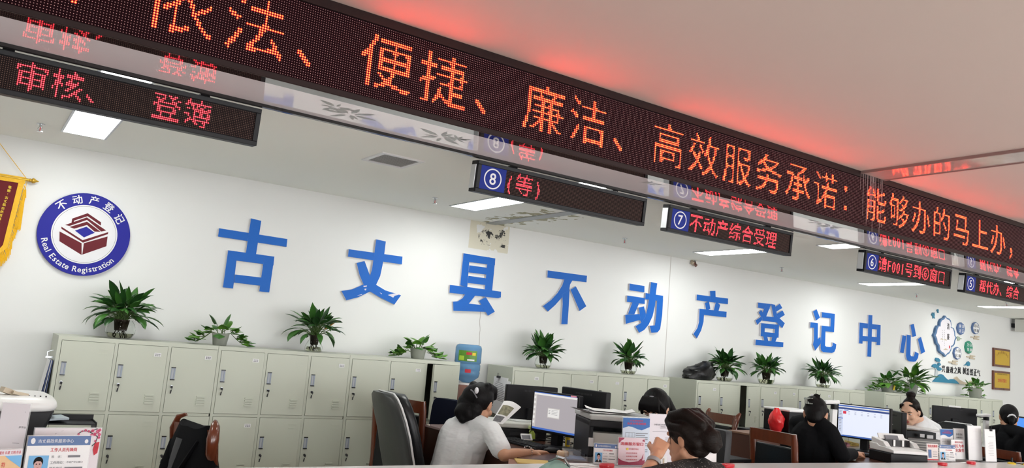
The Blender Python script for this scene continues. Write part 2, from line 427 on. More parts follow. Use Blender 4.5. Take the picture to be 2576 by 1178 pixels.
struct('trim_6', lp, mat('grey_lotus_print', (0.33, 0.33, 0.33), .3, noise=.3, nscale=40))
struct('trim_2', MB().bb((XL, YR, SOF - 0.014), (XR, YR + 0.022, SOF + 0.02)), M['blackg'])
struct('trim_3', MB().bb((XL, YR + 0.022, SOF + 0.004), (XR, YR + 0.05, CZ + 0.02)), mat('bulkhead_edge', (0.62, 0.62, 0.58), 0.5))
# grey joint strip in the office ceiling, and the shallow cross strip under the hall ceiling
struct('trim_4', MB().bb((3.56, 4.2, CZ - 0.006), (3.66, YB, CZ + 0.002)), M['jointgrey'])
j = MB(); j.bb((4.80, 0.2, HZ - 0.012), (5.05, YF - 0.002, HZ + 0.005)); j.m = 1
j.bb((4.79, 0.2, HZ - 0.018), (4.80, YF - 0.002, HZ + 0.005)); j.bb((5.05, 0.2, HZ - 0.018), (5.06, YF - 0.002, HZ + 0.005))
struct('trim_5', j, [mat('cross_strip', (0.42, 0.36, 0.34), 0.12, noise=0.25, nscale=8, coat=0.4), mat('strip_edge', (0.25, 0.2, 0.19), 0.4)])
struct('baseboard_back', MB().bb((XL, YB - 0.012, 0), (XR, YB, 0.1)), M['dark'])

# ------------------------------------------------------------------ LED banner
MOD = 0.01                                    # lamp pitch
BX0, BX1 = -1.1, 9.1
Z0 = EYE + 0.973
M['ledbig'] = led_mat('led_matrix', MOD, (0.011, 0.0018, 0.0035), (0.50, 0.27, 0.27), 0.16, .9)
M['ledsm'] = led_mat('led_matrix_small', 0.00762, (0.010, 0.005, 0.005), (0.17, 0.10, 0.08), 0.20)
M['core'] = emis('lamp_core', (1.0, 0.0140, 0.0020), 86.0)
M['halo'] = emis('lamp_glow_ring', (1.0, 0.008, 0.010), 0.85, sample=False)  # red glow around the lit lamps, put into a self-lit ring
M['core2'] = emis('small_lamp_core', (1.0, 0.028, 0.045), 7.0)
M['halo2'] = emis('small_lamp_glow_ring', (1.0, 0.012, 0.03), 0.55, sample=False)  # the same glow ring for the lamps of the small signs
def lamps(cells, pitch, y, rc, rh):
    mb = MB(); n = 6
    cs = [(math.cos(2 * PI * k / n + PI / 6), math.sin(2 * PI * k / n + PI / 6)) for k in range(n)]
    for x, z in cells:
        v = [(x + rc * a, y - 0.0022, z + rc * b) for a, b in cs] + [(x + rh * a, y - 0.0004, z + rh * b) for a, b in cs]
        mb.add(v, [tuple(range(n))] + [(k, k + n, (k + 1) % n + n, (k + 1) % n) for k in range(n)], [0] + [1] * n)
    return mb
banner = thing('led_banner', 'long dark LED banner board with glowing red Chinese slogan under the hall ceiling', 'LED sign', (0, YF, Z0))
ZT = 32 * MOD
f = MB(); f.bb((BX0, 0.004, -0.026), (BX1, 0.066, ZT + 0.04)); obj('housing', f, M['frame'], banner)
f = MB(); f.add([(BX0, -0.0, 0), (BX1, -0.0, 0), (BX1, -0.0, ZT), (BX0, 0, ZT)], [(0, 1, 2, 3)]); obj('lamp_matrix', f, M['ledbig'], banner)
f = MB(); f.bb((BX0, -0.006, ZT + 0.002), (BX1, 0.004, ZT + 0.04)); obj('upper_frame', f, M['frame'], banner)
f = MB(); f.bb((BX0, -0.004, -0.026), (BX1, 0.004, -0.002)); obj('lower_frame', f, M['frame'], banner)
f = MB(); f.bb((BX0, -0.004, SOF - Z0 - 0.0005), (BX1, 0.064, SOF - Z0 + 0.003)); obj('underside_panel', f, M['darkgloss'], banner)
cells = []; n = 28
for i, ch in enumerate("、依法、便捷、廉洁、高效服务承诺：能够办的马上办，"):
    x0 = 0.08 + 0.28 * i
    for c, r in dots(ch, 26, thr=0.52, off=0.0):
        k = round(x0 / MOD) + c + 1
        cells.append(((k + 0.5) * MOD, (29 - r - 0.5) * MOD))
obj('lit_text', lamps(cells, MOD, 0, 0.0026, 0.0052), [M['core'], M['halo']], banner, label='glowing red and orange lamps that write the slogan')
# dried water streaks down the board at the cross strip
random.seed(4); s = MB()
for i in range(26):
    x = 4.9 + random.gauss(0.0, 0.07); ln = random.choice((0.05, 0.1, 0.2, 0.3)) * random.uniform(0.7, 1.3); zt = ZT + 0.035
    s.bb((x, -0.0078, zt - ln), (x + random.uniform(0.001, 0.004), -0.0066, zt))
for i in range(14):
    x = 5.0 + random.gauss(0.0, 0.05); z = random.uniform(0.0, 0.3); s.bb((x, -0.0078, z - random.uniform(0.02, 0.12)), (x + random.uniform(0.001, 0.0025), -0.0066, z))
obj('water_stain', s, mat('dried_lime', (0.42, 0.30, 0.30), 0.8, alpha=0.55), banner)

# ------------------------------------------------------------------ counter signs
SP = 0.00762
def counter_sign(x0, label, num, text, tx=None, length=1.2):
    """x0 its end nearest the left wall; text: list of (character, cell width)"""
    H = 0.165; t = thing('counter_sign', label, 'LED sign', (x0, 3.533, EYE + 0.765), 0, 'window signs under the LED banner')
    t.rotation_euler = (math.radians(4.6), 0, 0)
    b = MB(); b.bb((0, 0.002, 0), (length, 0.055, H)); obj('housing', b, M['black'], t, bevel=0.003)
    b = MB(); b.bb((0.004, -0.008, 0), (length, 0.004, 0.02)); b.bb((0.004, -0.008, H - 0.02), (length, 0.004, H)); b.bb((length - 0.022, -0.008, 0.02), (length, 0.004, H - 0.02)); b.bb((0.004, -0.008, 0.02), (0.026, 0.004, H - 0.02))
    obj('frame', b, M['black'], t, bevel=0.002)
    b = MB(); b.bb((-0.004, 0.004, 0.018), (0.0, 0.05, H - 0.022)); obj('end_cap', b, M['aluminium'], t, bevel=0.001, label='silver end cap')
    px = 0.03 + (0.155 if num else 0.0)
    if num:
        b = MB(); b.bb((0.026, -0.0015, 0.02), (px, 0.003, H - 0.02)); pl = obj('number_plate', b, M['plateblue'], t, label='blue plate with a white number in a ring')
        b = MB(); cx, cz = (0.026 + px) / 2, H / 2
        R0, R1 = 0.0545, 0.0475; k = 40
        v = [(cx + r * math.cos(2 * PI * i / k), -0.0022, cz + r * math.sin(2 * PI * i / k)) for r in (R0, R1) for i in range(k)]
        b.add(v, [(i, (i + 1) % k, (i + 1) % k + k, i + k) for i in range(k)])
        b.text(num, (cx, -0.0022, cz), h=0.062, off=0.012)
        obj('number', b, M['signwhite'], pl)
    b = MB(); z0 = (H - 16 * SP) / 2
    ox, oz = px, z0
    b.add([(0, 0, 0), (length - 0.022 - px, 0, 0), (length - 0.022 - px, 0, 16 * SP), (0, 0, 16 * SP)], [(0, 1, 2, 3)])
    obj('lamp_matrix', b, M['ledsm'], t, loc=(px, -0.0005, z0))
    cells = []; k = int(round((tx or 0) / SP))
    for ch, wc in text:
        if ch.strip():
            for c, r in dots(ch, 16, wc if wc < 16 else None, thr=0.40):
                cells.append(((k + c + 0.5) * SP, (15 - r + 0.5) * SP))
        k += wc
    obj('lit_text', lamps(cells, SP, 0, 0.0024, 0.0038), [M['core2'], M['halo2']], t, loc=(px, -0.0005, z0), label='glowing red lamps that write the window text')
    for x in (length * 0.2, length * 0.8):
        b = MB(); b.bb((x - 0.02, 0.012, H - 0.002), (x + 0.02, 0.045, H + 0.012)); obj('bracket', b, M['black'], t)
    return t
def full(s): return [(c, 16) for c in s]
counter_sign(-0.241, 'hanging LED window sign without a number plate, at the left picture edge', None, full('审核、 登簿'), tx=0.235)
counter_sign(2.088, 'hanging LED window sign with blue plate numbered 8 and a mostly empty board', '8', [('(', 8), ('等', 16), (')', 8)])
counter_sign(3.48, 'hanging LED window sign with blue plate numbered 7 and seven red characters', '7', full('不动产综合受理'))
counter_sign(5.545, 'hanging LED window sign with blue plate numbered 6 calling a queue number', '6', [('请', 16), ('F', 8), ('0', 8), ('0', 8), ('1', 8)] + full('号到⑥窗口'), length=1.25)
counter_sign(7.02, 'hanging LED window sign with blue plate numbered 5 at the right picture edge', '5', full('帮代办、综合'), tx=0.06)

# ------------------------------------------------------------------ ceiling fittings
def ceiling_light(loc, size, label, group, lampm, z):
    t = thing('ceiling_light', label, 'ceiling light', (loc[0], loc[1], z), 0, group)
    w, l = size
    b = MB(); e = 0.012
    b.bb((-w / 2 - e, -l / 2 - e, -0.006), (-w / 2, l / 2 + e, 0)); b.bb((w / 2, -l / 2 - e, -0.006), (w / 2 + e, l / 2 + e, 0))
    b.bb((-w / 2, -l / 2 - e, -0.006), (w / 2, -l / 2, 0)); b.bb((-w / 2, l / 2, -0.006), (w / 2, l / 2 + e, 0))
    obj('frame', b, M['aluminium'], t)
    b = MB(); b.bb((-w / 2, -l / 2, -0.004), (w / 2, l / 2, -0.001)); obj('diffuser', b, lampm, t)
    return t
G = 'office ceiling panel lights'
for x, y, lab in ((-2.19, 4.93, 'added white ceiling panel light, unseen beyond the left picture edge'), (0.435, 4.93, 'square white ceiling panel light below the numberless window sign'),  # the first one is unseen, added to brighten the left wall
                  (3.05, 4.95, 'white ceiling panel light just below the sign numbered 8'),
                  (5.70, 4.95, 'white ceiling panel light just below the sign numbered 7'),
                  (8.32, 4.94, 'white ceiling panel light just below the sign numbered 6'),
                  (10.95, 4.94, 'white ceiling panel light near the far wall, below the sign numbered 5')):
    ceiling_light((x, y), (0.215, 0.68), lab, G, M['lamp'], CZ)
for x, lab in ((5.72, 'short white ceiling light in the gap between the signs numbered 7 and 6'), (-2.19, ''), (0.435, ''), (3.05, ''), (8.32, ''), (10.95, ''), (13.0, '')):
    ceiling_light((x, 3.77), (0.2, 0.42), lab or 'short white ceiling light hidden behind the hanging LED signs', G if lab else 'ceiling lights behind the hanging signs', M['lamp'], CZ)
for i, (x, y) in enumerate([(-0.6, -1.2), (2.6, -1.2), (6.0, -1.2), (9.5, -1.2), (0.6, -3.6), (4.2, -3.6), (7.8, -3.6), (11.4, -3.6), (11.5, 0.8)]):  # hall panels out of view, added as light sources
    ceiling_light((x, y), (0.6, 1.2), 'added white panel light in the hall ceiling, unseen behind the photographer', 'added hall ceiling lights', M['lamph'], HZ)
# air vent
v = thing('air_vent', 'rectangular slatted air vent in the office ceiling beside the sign numbered 8', 'vent', (1.937, 4.228, CZ))
b = MB(); w, l, e = 0.27, 0.29, 0.025
b.bb((-w / 2, -l / 2, -0.008), (-w / 2 + e, l / 2, 0)); b.bb((w / 2 - e, -l / 2, -0.008), (w / 2, l / 2, 0)); b.bb((-w / 2 + e, -l / 2, -0.008), (w / 2 - e, -l / 2 + e, 0)); b.bb((-w / 2 + e, l / 2 - e, -0.008), (w / 2 - e, l / 2, 0))
obj('frame', b, M['white'], v)
b = MB()
for i in range(13):
    y = -l / 2 + e + 0.01 + i * (l - 2 * e - 0.02) / 12; b.box((0, y, -0.004), (w - 2 * e, 0.013, 0.0015), (0.5, 0, 0))
obj('slats', b, M['aluminium'], v)
b = MB(); b.bb((-w / 2 + e, -l / 2 + e, -0.0005), (w / 2 - e, l / 2 - e, 0)); obj('duct', b, M['dark'], v)
# sprinklers
def sprinkler(loc, label, s=1.0):
    t = thing('fire_sprinkler', label, 'sprinkler', (loc[0], loc[1], CZ), 0, 'ceiling sprinklers')
    b = MB(); b.lathe([(0.022, -0.003), (0.022, 0)], n=16); b.cyl((0, 0, -0.02), (0, 0, 0), 0.007, n=10); obj('collar', b, M['chrome'], t, smooth=40)
    b = MB(); b.tube([(-0.008, 0, -0.02), (-0.011, 0, -0.03), (-0.005, 0, -0.042)], 0.0022, 6); b.tube([(0.008, 0, -0.02), (0.011, 0, -0.03), (0.005, 0, -0.042)], 0.0022, 6); obj('yoke', b, M['chrome'], t, smooth=40)
    b = MB(); b.cyl((0, 0, -0.045), (0, 0, -0.042), 0.016, n=14); obj('deflector', b, M['chrome'], t)
    b = MB(); b.cyl((0, 0, -0.042), (0, 0, -0.02), 0.0025, n=8); obj('bulb', b, M['redink'], t)
for p, lab in (((0.209, 5.196), 'small chrome ceiling sprinkler beside the square panel light'), ((2.707, 5.114), 'small chrome ceiling sprinkler left of the light under sign 8'),
               ((4.702, 5.277), 'small chrome ceiling sprinkler between the signs numbered 8 and 7'), ((6.791, 5.221), 'small chrome ceiling sprinkler below the right end of sign 7'),
               ((9.35, 5.25), 'small chrome ceiling sprinkler near the light below sign 6'), ((10.4, 4.72), 'small chrome ceiling sprinkler below the sign numbered 5')):
    sprinkler(p, lab)
# torn junction box on the wall
p = P(1744, 662, Y=YB - 0.02)
b = MB(); b.box((0, 0, 0), (0.05, 0.03, 0.04), (0, 0.3, 0)); b.m = 1; b.box((0.015, -0.014, -0.015), (0.045, 0.012, 0.03), (0.2, 0.6, 0)); b.m = 2; b.tube([(-0.02, -0.01, 0.01), (0.0, -0.025, 0.02), (0.02, -0.02, -0.02)], 0.004, 6)
tag(obj('junction_box', b, [M['sand'], M['wood'], M['ink']], loc=p), 'small torn brown junction box high on the white wall below sign 7', 'junction box')
# speaker at the far wall
p = P(2571, 819, Y=5.6)
t = thing('wall_speaker', 'small grey box speaker high up at the right picture edge', 'speaker', p)
b = MB(); b.bb((0.0, -0.09, -0.09), (0.2, 0.1, 0.09)); obj('case', b, M['offwhite'], t, bevel=0.006)
b = MB(); b.bb((0.012, -0.094, -0.08), (0.19, -0.09, 0.08)); obj('grille', b, M['greyink'], t)
b = MB(); b.bb((0.05, 0.1, -0.03), (0.15, 0.17, 0.03)); obj('bracket', b, M['dark'], t)
# ================================================================== things on the back wall
YW = YB - 0.002
def W(x, y, dy=0.0):
    p = P(x, y, Y=YW - dy); return p
# blue raised letters: the strokes of each as outlines on the wall plane
LET = [
 ('with a square mouth under a cross', 2.618, 500, 500, [
  [(134,195),(584,266),(578,318),(127,250)], [(344,130),(412,146),(377,370),(310,360)],
  [(193,340),(498,382),(492,440),(188,400)], [(193,340),(255,350),(226,592),(159,585)], [(432,374),(498,382),(464,618),(398,611)], [(240,500),(412,520),(405,574),(232,553)]]),
 ('with chipped white scratches on its lower stroke', 2.618, 500, 500, [
  [(988,333),(1342,382),(1338,433),(983,382)],
  [(1169,268),(1232,282),(1222,365),(1210,440),(1195,510),(1168,568),(1128,612),(1050,650),(972,670),(940,608),(1010,598),(1085,565),(1120,530),(1140,470),(1152,390)],
  [(1040,424),(1092,411),(1110,460),(1130,516),(1168,568),(1230,605),(1332,637),(1288,698),(1200,655),(1128,612),(1085,565),(1058,500)]]),
 ('beside the hairline crack below the mouldy patch', 6.927, 1120, 630, [
  [(318,52),(430,68),(385,640),(262,612)], [(742,118),(872,142),(818,700),(690,680)], [(318,52),(872,142),(865,262),(310,190)],
  [(420,262),(740,306),(730,425),(405,385)], [(405,445),(720,490),(705,605),(385,568)],
  [(82,604),(385,640),(690,682),(972,722),(968,820),(920,836),(72,740)],
  [(350,760),(520,790),(410,930),(600,950),(720,960),(705,1075),(140,1052),(135,895),(220,888),(300,835)],
  [(585,880),(705,815),(862,1070),(742,1140)]]),
 ('between the mouldy patch and the wall joint', 7.362, 1360, 670, [
  [(132,78),(860,178),(850,298),(125,210)],
  [(440,240),(590,262),(545,340),(530,450),(395,580),(270,720),(135,842),(42,742),(190,630),(310,500),(400,360)],
  [(400,520),(535,440),(522,720),(498,1075),(382,1075),(408,700)], [(552,435),(652,374),(845,742),(722,830)]]),
 ('right beside the vertical wall joint', 8.125, 1565, 700, [
  [(155,112),(458,162),(456,292),(150,248)], [(104,355),(465,408),(462,530),(98,485)],
  [(210,495),(345,520),(250,740),(120,730)],
  [(62,755),(130,740),(250,742),(345,735),(480,770),(430,890),(345,860),(75,935)], [(340,605),(445,578),(492,770),(420,890),(380,905)],
  [(478,305),(835,362),(832,480),(472,432)],
  [(588,80),(715,108),(685,340),(670,560),(620,780),(540,950),(450,1060),(345,1118),(270,985),(380,920),(470,800),(520,600),(548,430)],
  [(710,460),(834,430),(815,760),(775,1040),(720,1110),(595,1118),(560,975),(665,965),(695,740)]]),
 ('over the black plastic bag', 8.418, 1735, 720, [
  [(152,180),(815,265),(810,385),(145,300)], [(430,105),(545,102),(552,330),(440,300)], [(322,360),(410,330),(436,480),(400,500),(345,495)], [(550,345),(600,360),(645,402),(610,525),(510,515)],
  [(205,478),(780,545),(775,665),(205,600)], [(205,478),(300,610),(290,760),(240,940),(150,1110),(75,1015),(160,890),(195,760)]]),
 ('with a flat base stroke', 8.73, 1890, 750, [
  [(150,100),(420,132),(400,250),(280,238),(148,215)], [(330,140),(435,135),(330,400),(250,470),(130,592),(92,495),(200,420)],
  [(160,320),(215,262),(300,400),(240,460)], [(430,130),(520,150),(560,350),(620,445),(735,555),(680,662),(600,590),(500,470)],
  [(520,200),(625,125),(680,220),(530,310)], [(540,360),(685,275),(735,372),(610,450)], [(230,395),(600,430),(600,540),(240,500)],
  [(212,552),(605,590),(600,690),(205,655)], [(212,552),(295,560),(285,850),(200,838)], [(515,580),(605,590),(592,875),(505,870)], [(205,740),(598,780),(592,875),(200,838)],
  [(255,845),(345,850),(370,960),(280,945)], [(450,860),(560,868),(520,965),(430,955)], [(90,915),(697,975),(692,1082),(82,1035)]]),
 ('third from the far end of the row', 9.422, 2030, 770, [
  [(145,130),(232,82),(308,278),(215,348)], [(85,385),(260,410),(255,520),(75,515)], [(165,440),(260,410),(255,785),(318,735),(332,880),(195,1062),(140,915),(165,800)],
  [(352,145),(660,190),(655,305),(350,272)], [(565,190),(660,190),(640,625),(550,600)], [(345,465),(640,500),(635,625),(345,590)],
  [(345,465),(440,480),(425,940),(450,965),(560,978),(600,945),(605,865),(692,910),(680,1010),(645,1090),(590,1115),(380,1095),(335,1060),(320,1000)]]),
 ('with one tall central stroke', 8.726, 2150, 785, [
  [(108,235),(570,290),(565,395),(105,345)], [(108,235),(185,245),(172,700),(95,692)], [(492,280),(570,290),(560,732),(478,730)], [(105,525),(565,560),(562,670),(100,630)], [(300,68),(388,75),(360,990),(275,980)]]),
 ('of four loose strokes', 8.726, 2150, 785, [
  [(1225,290),(1300,262),(1352,530),(1270,552)], [(1050,510),(1135,535),(1075,910),(995,885)], [(1388,600),(1455,548),(1545,875),(1460,925)],
  [(1145,500),(1232,515),(1222,945),(1240,975),(1300,980),(1325,872),(1405,915),(1390,1010),(1345,1085),(1300,1095),(1190,1085),(1140,1040),(1125,960)]])]
for lab, sc_, ox, oy, polys in LET:
    pp = [[W(ox + x / sc_, oy + y / sc_, 0.016) for x, y in q] for q in polys]
    xs_ = [p.x for q in pp for p in q]; zs_ = [p.z for q in pp for p in q]
    c = Vector(((min(xs_) + max(xs_)) / 2, YW, min(zs_)))
    m = MB()
    for i, q in enumerate(pp):
        k0 = len(m.F); m.prism([(p.x - c.x, p.z - c.z) for p in q], -0.016 - 0.0004 * i, 0.0)
        for k in range(k0 + 1, len(m.F)): m.M[k] = 1
    o = obj('wall_letter', m, [M['blue'], M['edge']], loc=c)
    tag(o, 'raised blue Chinese character on the white wall, ' + lab, 'wall letter', 'blue characters of the office name')
    if 'chipped' in lab:
        s = MB()
        for a in ([(1250,635),(1290,625),(1335,630),(1295,640),(1285,652),(1262,640)], [(1088,575),(1112,572),(1110,580),(1092,582)], [(1095,595),(1108,592),(1106,604),(1098,604)], [(1196,618),(1212,626),(1208,630)], [(1046,640),(1082,628),(1078,634)]):
            s.prism([(W(500 + x / 2.618, 500 + y / 2.618, 0.03).x - c.x, W(500 + x / 2.618, 500 + y / 2.618, 0.03).z - c.z) for x, y in a], -0.0182, -0.016)
        obj('scratch', s, M['edge'], o, label='white scratch')

# ------------------------------------------------------------------ round registration sign
C = Vector((0.568, YW, EYE + 0.457)); RO = 0.264
t = thing('round_sign', 'round blue and white registration sign with a maroon building emblem on the wall', 'sign', C)
def disc(mb, r, y, n=72):
    mb.add([(r * math.cos(2 * PI * k / n), y, r * math.sin(2 * PI * k / n)) for k in range(n)], [tuple(range(n))])
def ann(mb, r0, r1, y, n=72):
    mb.add([(r * math.cos(2 * PI * k / n), y, r * math.sin(2 * PI * k / n)) for r in (r0, r1) for k in range(n)], [(k, (k + 1) % n, (k + 1) % n + n, k + n) for k in range(n)])
m = MB(); m.rings([[(RO * math.cos(2 * PI * k / 72), y, RO * math.sin(2 * PI * k / 72)) for k in range(72)] for y in (0, -0.02)]); obj('disc', m, M['royal'], t)
m = MB(); disc(m, 0.188, -0.0206); obj('white_field', m, M['signwhite'], t)
m = MB(); ann(m, 0.180, 0.1785, -0.021); obj('thin_ring', m, M['ink'], t)
def pz(x, y): # zoomed pixel of the emblem crop -> local x, z
    p = P(x / 2.357, 400 + y / 2.357, Y=YW - 0.021) - C; return (p.x, p.z)
m = MB()
for poly in ([(353, 430), (484, 500), (484, 570), (352, 488)], [(497, 500), (638, 460), (631, 518), (488, 568)],
             [(364, 402), (490, 482), (642, 434), (640, 446), (492, 497), (364, 414)],
             [(428, 354), (520, 322), (599, 376), (598, 396), (584, 386), (520, 340), (440, 366), (436, 378), (424, 378)],
             [(386, 392), (515, 347), (630, 425), (600, 431), (516, 362), (412, 398)],
             [(412, 404), (516, 372), (596, 432), (560, 431), (516, 392), (440, 414)]):
    m.prism([pz(*q) for q in poly], -0.0214, -0.0206)
obj('emblem', m, M['maroon'], t)
m = MB(); m.prism([pz(*q) for q in ((444, 425), (513, 402), (562, 438), (498, 466))], -0.0214, -0.0206); obj('emblem_centre', m, M['royal'], t, label='blue diamond of the emblem')
m = MB(); rt = 0.2245
for i, ch in enumerate('不动产登记'):
    a = math.radians(133 - i * 24.5); d = Vector((math.cos(a), 0, math.sin(a)))
    m.text(ch, Vector((0, -0.0212, 0)) + d * rt, h=0.054, xd=(math.sin(a), 0, -math.cos(a)), zd=d, off=0.03)
s = 'Real Estate Registration'; a = 194.0; wd_ = {'l': .3, 'i': .3, 't': .42, ' ': .5, 'r': .45, 'R': .72, 'E': .66}
for ch in s:
    st = wd_.get(ch, 0.6) * 10.1; a += st / 2
    if ch != ' ':
        r = math.radians(a); d = Vector((math.cos(r), 0, math.sin(r))); vs, _ = glyphs(ch, 0.012)
        h = (max(v[1] for v in vs) - min(v[1] for v in vs)) * 0.05; mid = (max(v[1] for v in vs) + min(v[1] for v in vs)) / 2 * 0.05
        m.text(ch, Vector((0, -0.0212, 0)) + d * (rt + 0.018 - mid), h=h, xd=(-math.sin(r), 0, math.cos(r)), zd=-d, off=0.012)
    a += st / 2
obj('lettering', m, M['signwhite'], t)

# ------------------------------------------------------------------ silk award pennant
yp = YW - 0.03
top = P(65, 452, Y=yp); O = Vector((top.x, yp, top.z))
t = thing('award_pennant', 'maroon velvet award pennant with gold fringe hanging on the wall at the left edge', 'pennant', O)
Wd = 0.46
tl = lambda x, z: (x, z)
m = MB(); m.prism([(-Wd, -0.01), (-0.015, -0.01), (-0.045, -0.42), (-0.09, -0.47), (-0.16, -0.50), (-0.23, -0.58), (-0.30, -0.50), (-Wd + 0.05, -0.46), (-Wd, -0.40)], -0.004, 0.004); obj('velvet', m, M['velvet'], t)
m = MB(); m.prism([(-Wd, 0.012), (0.0, 0.012), (0.0, -0.028), (-Wd, -0.028)], -0.007, 0.007)
m.prism([(-0.035, -0.02), (-0.005, -0.02), (-0.035, -0.43), (-0.085, -0.485), (-0.09, -0.47), (-0.06, -0.415)], -0.0065, -0.003)
obj('gold_band', m, M['goldcloth'], t)
random.seed(2); m = MB(); pth = [(-0.003, -0.03), (-0.012, -0.15), (-0.022, -0.28), (-0.035, -0.42), (-0.08, -0.485), (-0.15, -0.515), (-0.22, -0.6)]
for i in range(len(pth) - 1):
    for k in range(14):
        q = (k + random.random()) / 14; x = pth[i][0] + (pth[i + 1][0] - pth[i][0]) * q; z = pth[i][1] + (pth[i + 1][1] - pth[i][1]) * q
        m.tube([(x, -0.004, z), (x + 0.012, -0.007, z - 0.025), (x + 0.012 + random.uniform(-.006, .008), -0.008, z - 0.075)], [0.0022, 0.003, 0.0025], 5)
obj('fringe', m, M['goldcloth'], t)
m = MB(); m.cyl((-Wd, 0, 0.0), (0.02, 0, 0.0), 0.009); obj('rod', m, M['gold'], t, smooth=40)
m = MB(); m.rings([[(0.015 + x, r * math.cos(2 * PI * k / 14), r * math.sin(2 * PI * k / 14)) for k in range(14)] for x, r in ((0, .006), (.006, .012), (.014, .009), (.022, .017), (.032, .015), (.040, .008), (.055, .003))]); obj('finial', m, M['gold'], t, smooth=50)
m = MB(); m.tube([(0.0, 0, 0.01), (-0.23, 0.02, 0.27)], 0.0018, 6); m.tube([(0.008, 0, 0), (0.004, -0.002, -0.10)], 0.0015, 6); obj('cord', m, M['goldcloth'], t)
m = MB(); m.cyl((0.004, -0.004, -0.13), (0.004, -0.004, -0.10), 0.008); k0 = m
for k in range(16):
    a = 2 * PI * k / 16; m.tube([(0.004 + .006 * math.cos(a), -0.004 + .006 * math.sin(a), -0.13), (0.000 + .014 * math.cos(a), -0.006 + .008 * math.sin(a), -0.30 - random.uniform(0, .03))], 0.0028, 5)
obj('tassel', m, M['goldcloth'], t)
m = MB(); xx = -0.075
for i, ch in enumerate('敬赠：古丈县自然资源局不动产登记中心'):
    m.text(ch, (xx - i * 0.0028, -0.0045, -0.062 - i * 0.0222), h=0.017 if ch != '：' else 0.01, off=0.03)
obj('lettering', m, M['yellow'], t)

# ------------------------------------------------------------------ culture wall decorations
def hang(name, lab, cat, px, group=None):
    p = W(*px); return thing(name, lab, cat, (p.x, YW, p.z), 0, group), Vector((p.x, YW, p.z))
def zq(x, y, o, s=4.529, ox=2300, oy=760):
    p = W(ox + x / s, oy + y / s) - o; return (p.x, p.z)
t, o = hang('wall_plaque', 'large blue-edged cloud-shaped wall plaque with two black characters', 'wall plaque', (2372, 846))
half = [(330, 155), (345, 178), (375, 190), (393, 215), (398, 255), (395, 285), (425, 297), (440, 340), (443, 385), (458, 408), (443, 440), (436, 480), (418, 505), (398, 510), (395, 550), (375, 585), (350, 600), (328, 625), (308, 598), (275, 580), (256, 555), (250, 500), (225, 470), (215, 415), (196, 378), (213, 350), (222, 300), (240, 268), (262, 268), (265, 225), (280, 195), (312, 180)]
pts = [zq(x, y, o) for x, y in half]
cx = sum(p[0] for p in pts) / len(pts); cz = sum(p[1] for p in pts) / len(pts)
m = MB(); m.prism(pts, -0.03, 0.0); obj('board', m, M['bluegrey'], t)
ins = lambda k: [(cx + (x - cx) * k, cz + (z - cz) * (1 - (1 - k) * 0.6)) for x, z in pts]
m = MB(); m.prism(ins(0.86), -0.033, -0.03); obj('panel', m, M['lilac'], t)
m = MB()
for ch, (x, y) in (('清', (358, 278)), ('廉', (357, 395))):
    q = zq(x, y, o); m.text(ch, (q[0], -0.0342, q[1]), h=0.085, w=0.062, off=0.02)
for col, x in (('不受曰廉不污曰洁', 316), ('公生明廉生威', 294)):
    for i, ch in enumerate(col): q = zq(x, 325 + i * 24, o); m.text(ch, (q[0], -0.0336, q[1]), h=0.015, off=0.0)
obj('lettering', m, M['ink'], t)
q = zq(372, 512, o); m = MB(); m.bb((q[0] - .012, -0.0342, q[1] - .018), (q[0] + .012, -0.033, q[1] + .018)); obj('seal', m, M['redink'], t, label='red seal')
m = MB(); 
for a in ([(262, 425), (285, 410), (305, 432), (330, 420), (345, 440)], [(300, 545), (330, 525), (360, 548)]): m.prism([zq(x, y, o) for x, y in a], -0.0336, -0.0331)
obj('ink_hills', m, M['sand'], t)
def octo(px, rx, rz, base, face, inkm, txt, lab):
    t, o = hang('wall_plaque', lab, 'wall plaque', px, 'small octagonal wall plaques')
    def oc(a, b): 
        out = []
        for k in range(16):
            r = 1.0 if k % 2 == 0 else 0.93; an = 2 * PI * k / 16; out.append((a * r * math.cos(an), b * r * math.sin(an)))
        return out
    m = MB(); m.prism(oc(rx, rz), -0.024, 0); obj('board', m, base, t)
    m = MB(); m.prism(oc(rx * .84, rz * .88), -0.026, -0.024); obj('panel', m, face, t)
    m = MB()
    for ch, dx, dz in zip(txt, (.4, .4, -.4, -.4), (.38, -.38, .38, -.38)): m.text(ch, (dx * rx, -0.0266, dz * rz), h=rz * .52, w=rx * .62, off=0.015)
    obj('lettering', m, inkm, t)
octo((2414, 827), 0.097, 0.085, M['slateink'], M['slateink'], M['signwhite'], '清正廉洁', 'small dark blue octagonal wall plaque with white characters')
octo((2451, 826), 0.097, 0.085, M['slateink'], M['paper'], M['ink'], '以廉自律', 'small white octagonal wall plaque farthest from the cloud plaque')
octo((2434, 874), 0.095, 0.088, M['green'], M['green'], M['signwhite'], '以廉为荣', 'small green octagonal wall plaque with white characters')
octo((2405, 889), 0.097, 0.085, M['slateink'], M['paper'], M['ink'], '勤廉为民', 'small white octagonal wall plaque beside the green one')
def cloud(x, y, w, lab):
    t, o = hang('cloud_ornament', lab, 'wall ornament', (2300 + x / 4.529, 760 + y / 4.529), 'beige cloud ornaments'); m = MB()
    for dx, dz, ww in ((0.2, .018, .55), (-0.15, 0.0, .75), (0.15, -.018, .6)):
        m.prism([(w * (dx - ww / 2), dz - .006), (w * (dx + ww / 2), dz - .006), (w * (dx + ww / 2) + .008, dz + .003), (w * (dx + ww / 2), dz + .010), (w * (dx - ww / 2), dz + .010), (w * (dx - ww / 2) - .008, dz + .003)], -0.012, 0)
    obj('bars', m, M['sand'], t)
cloud(688, 408, 0.22, 'beige cloud ornament under the farthest white octagonal plaque')
cloud(640, 630, 0.22, 'beige cloud ornament under the green octagonal plaque')
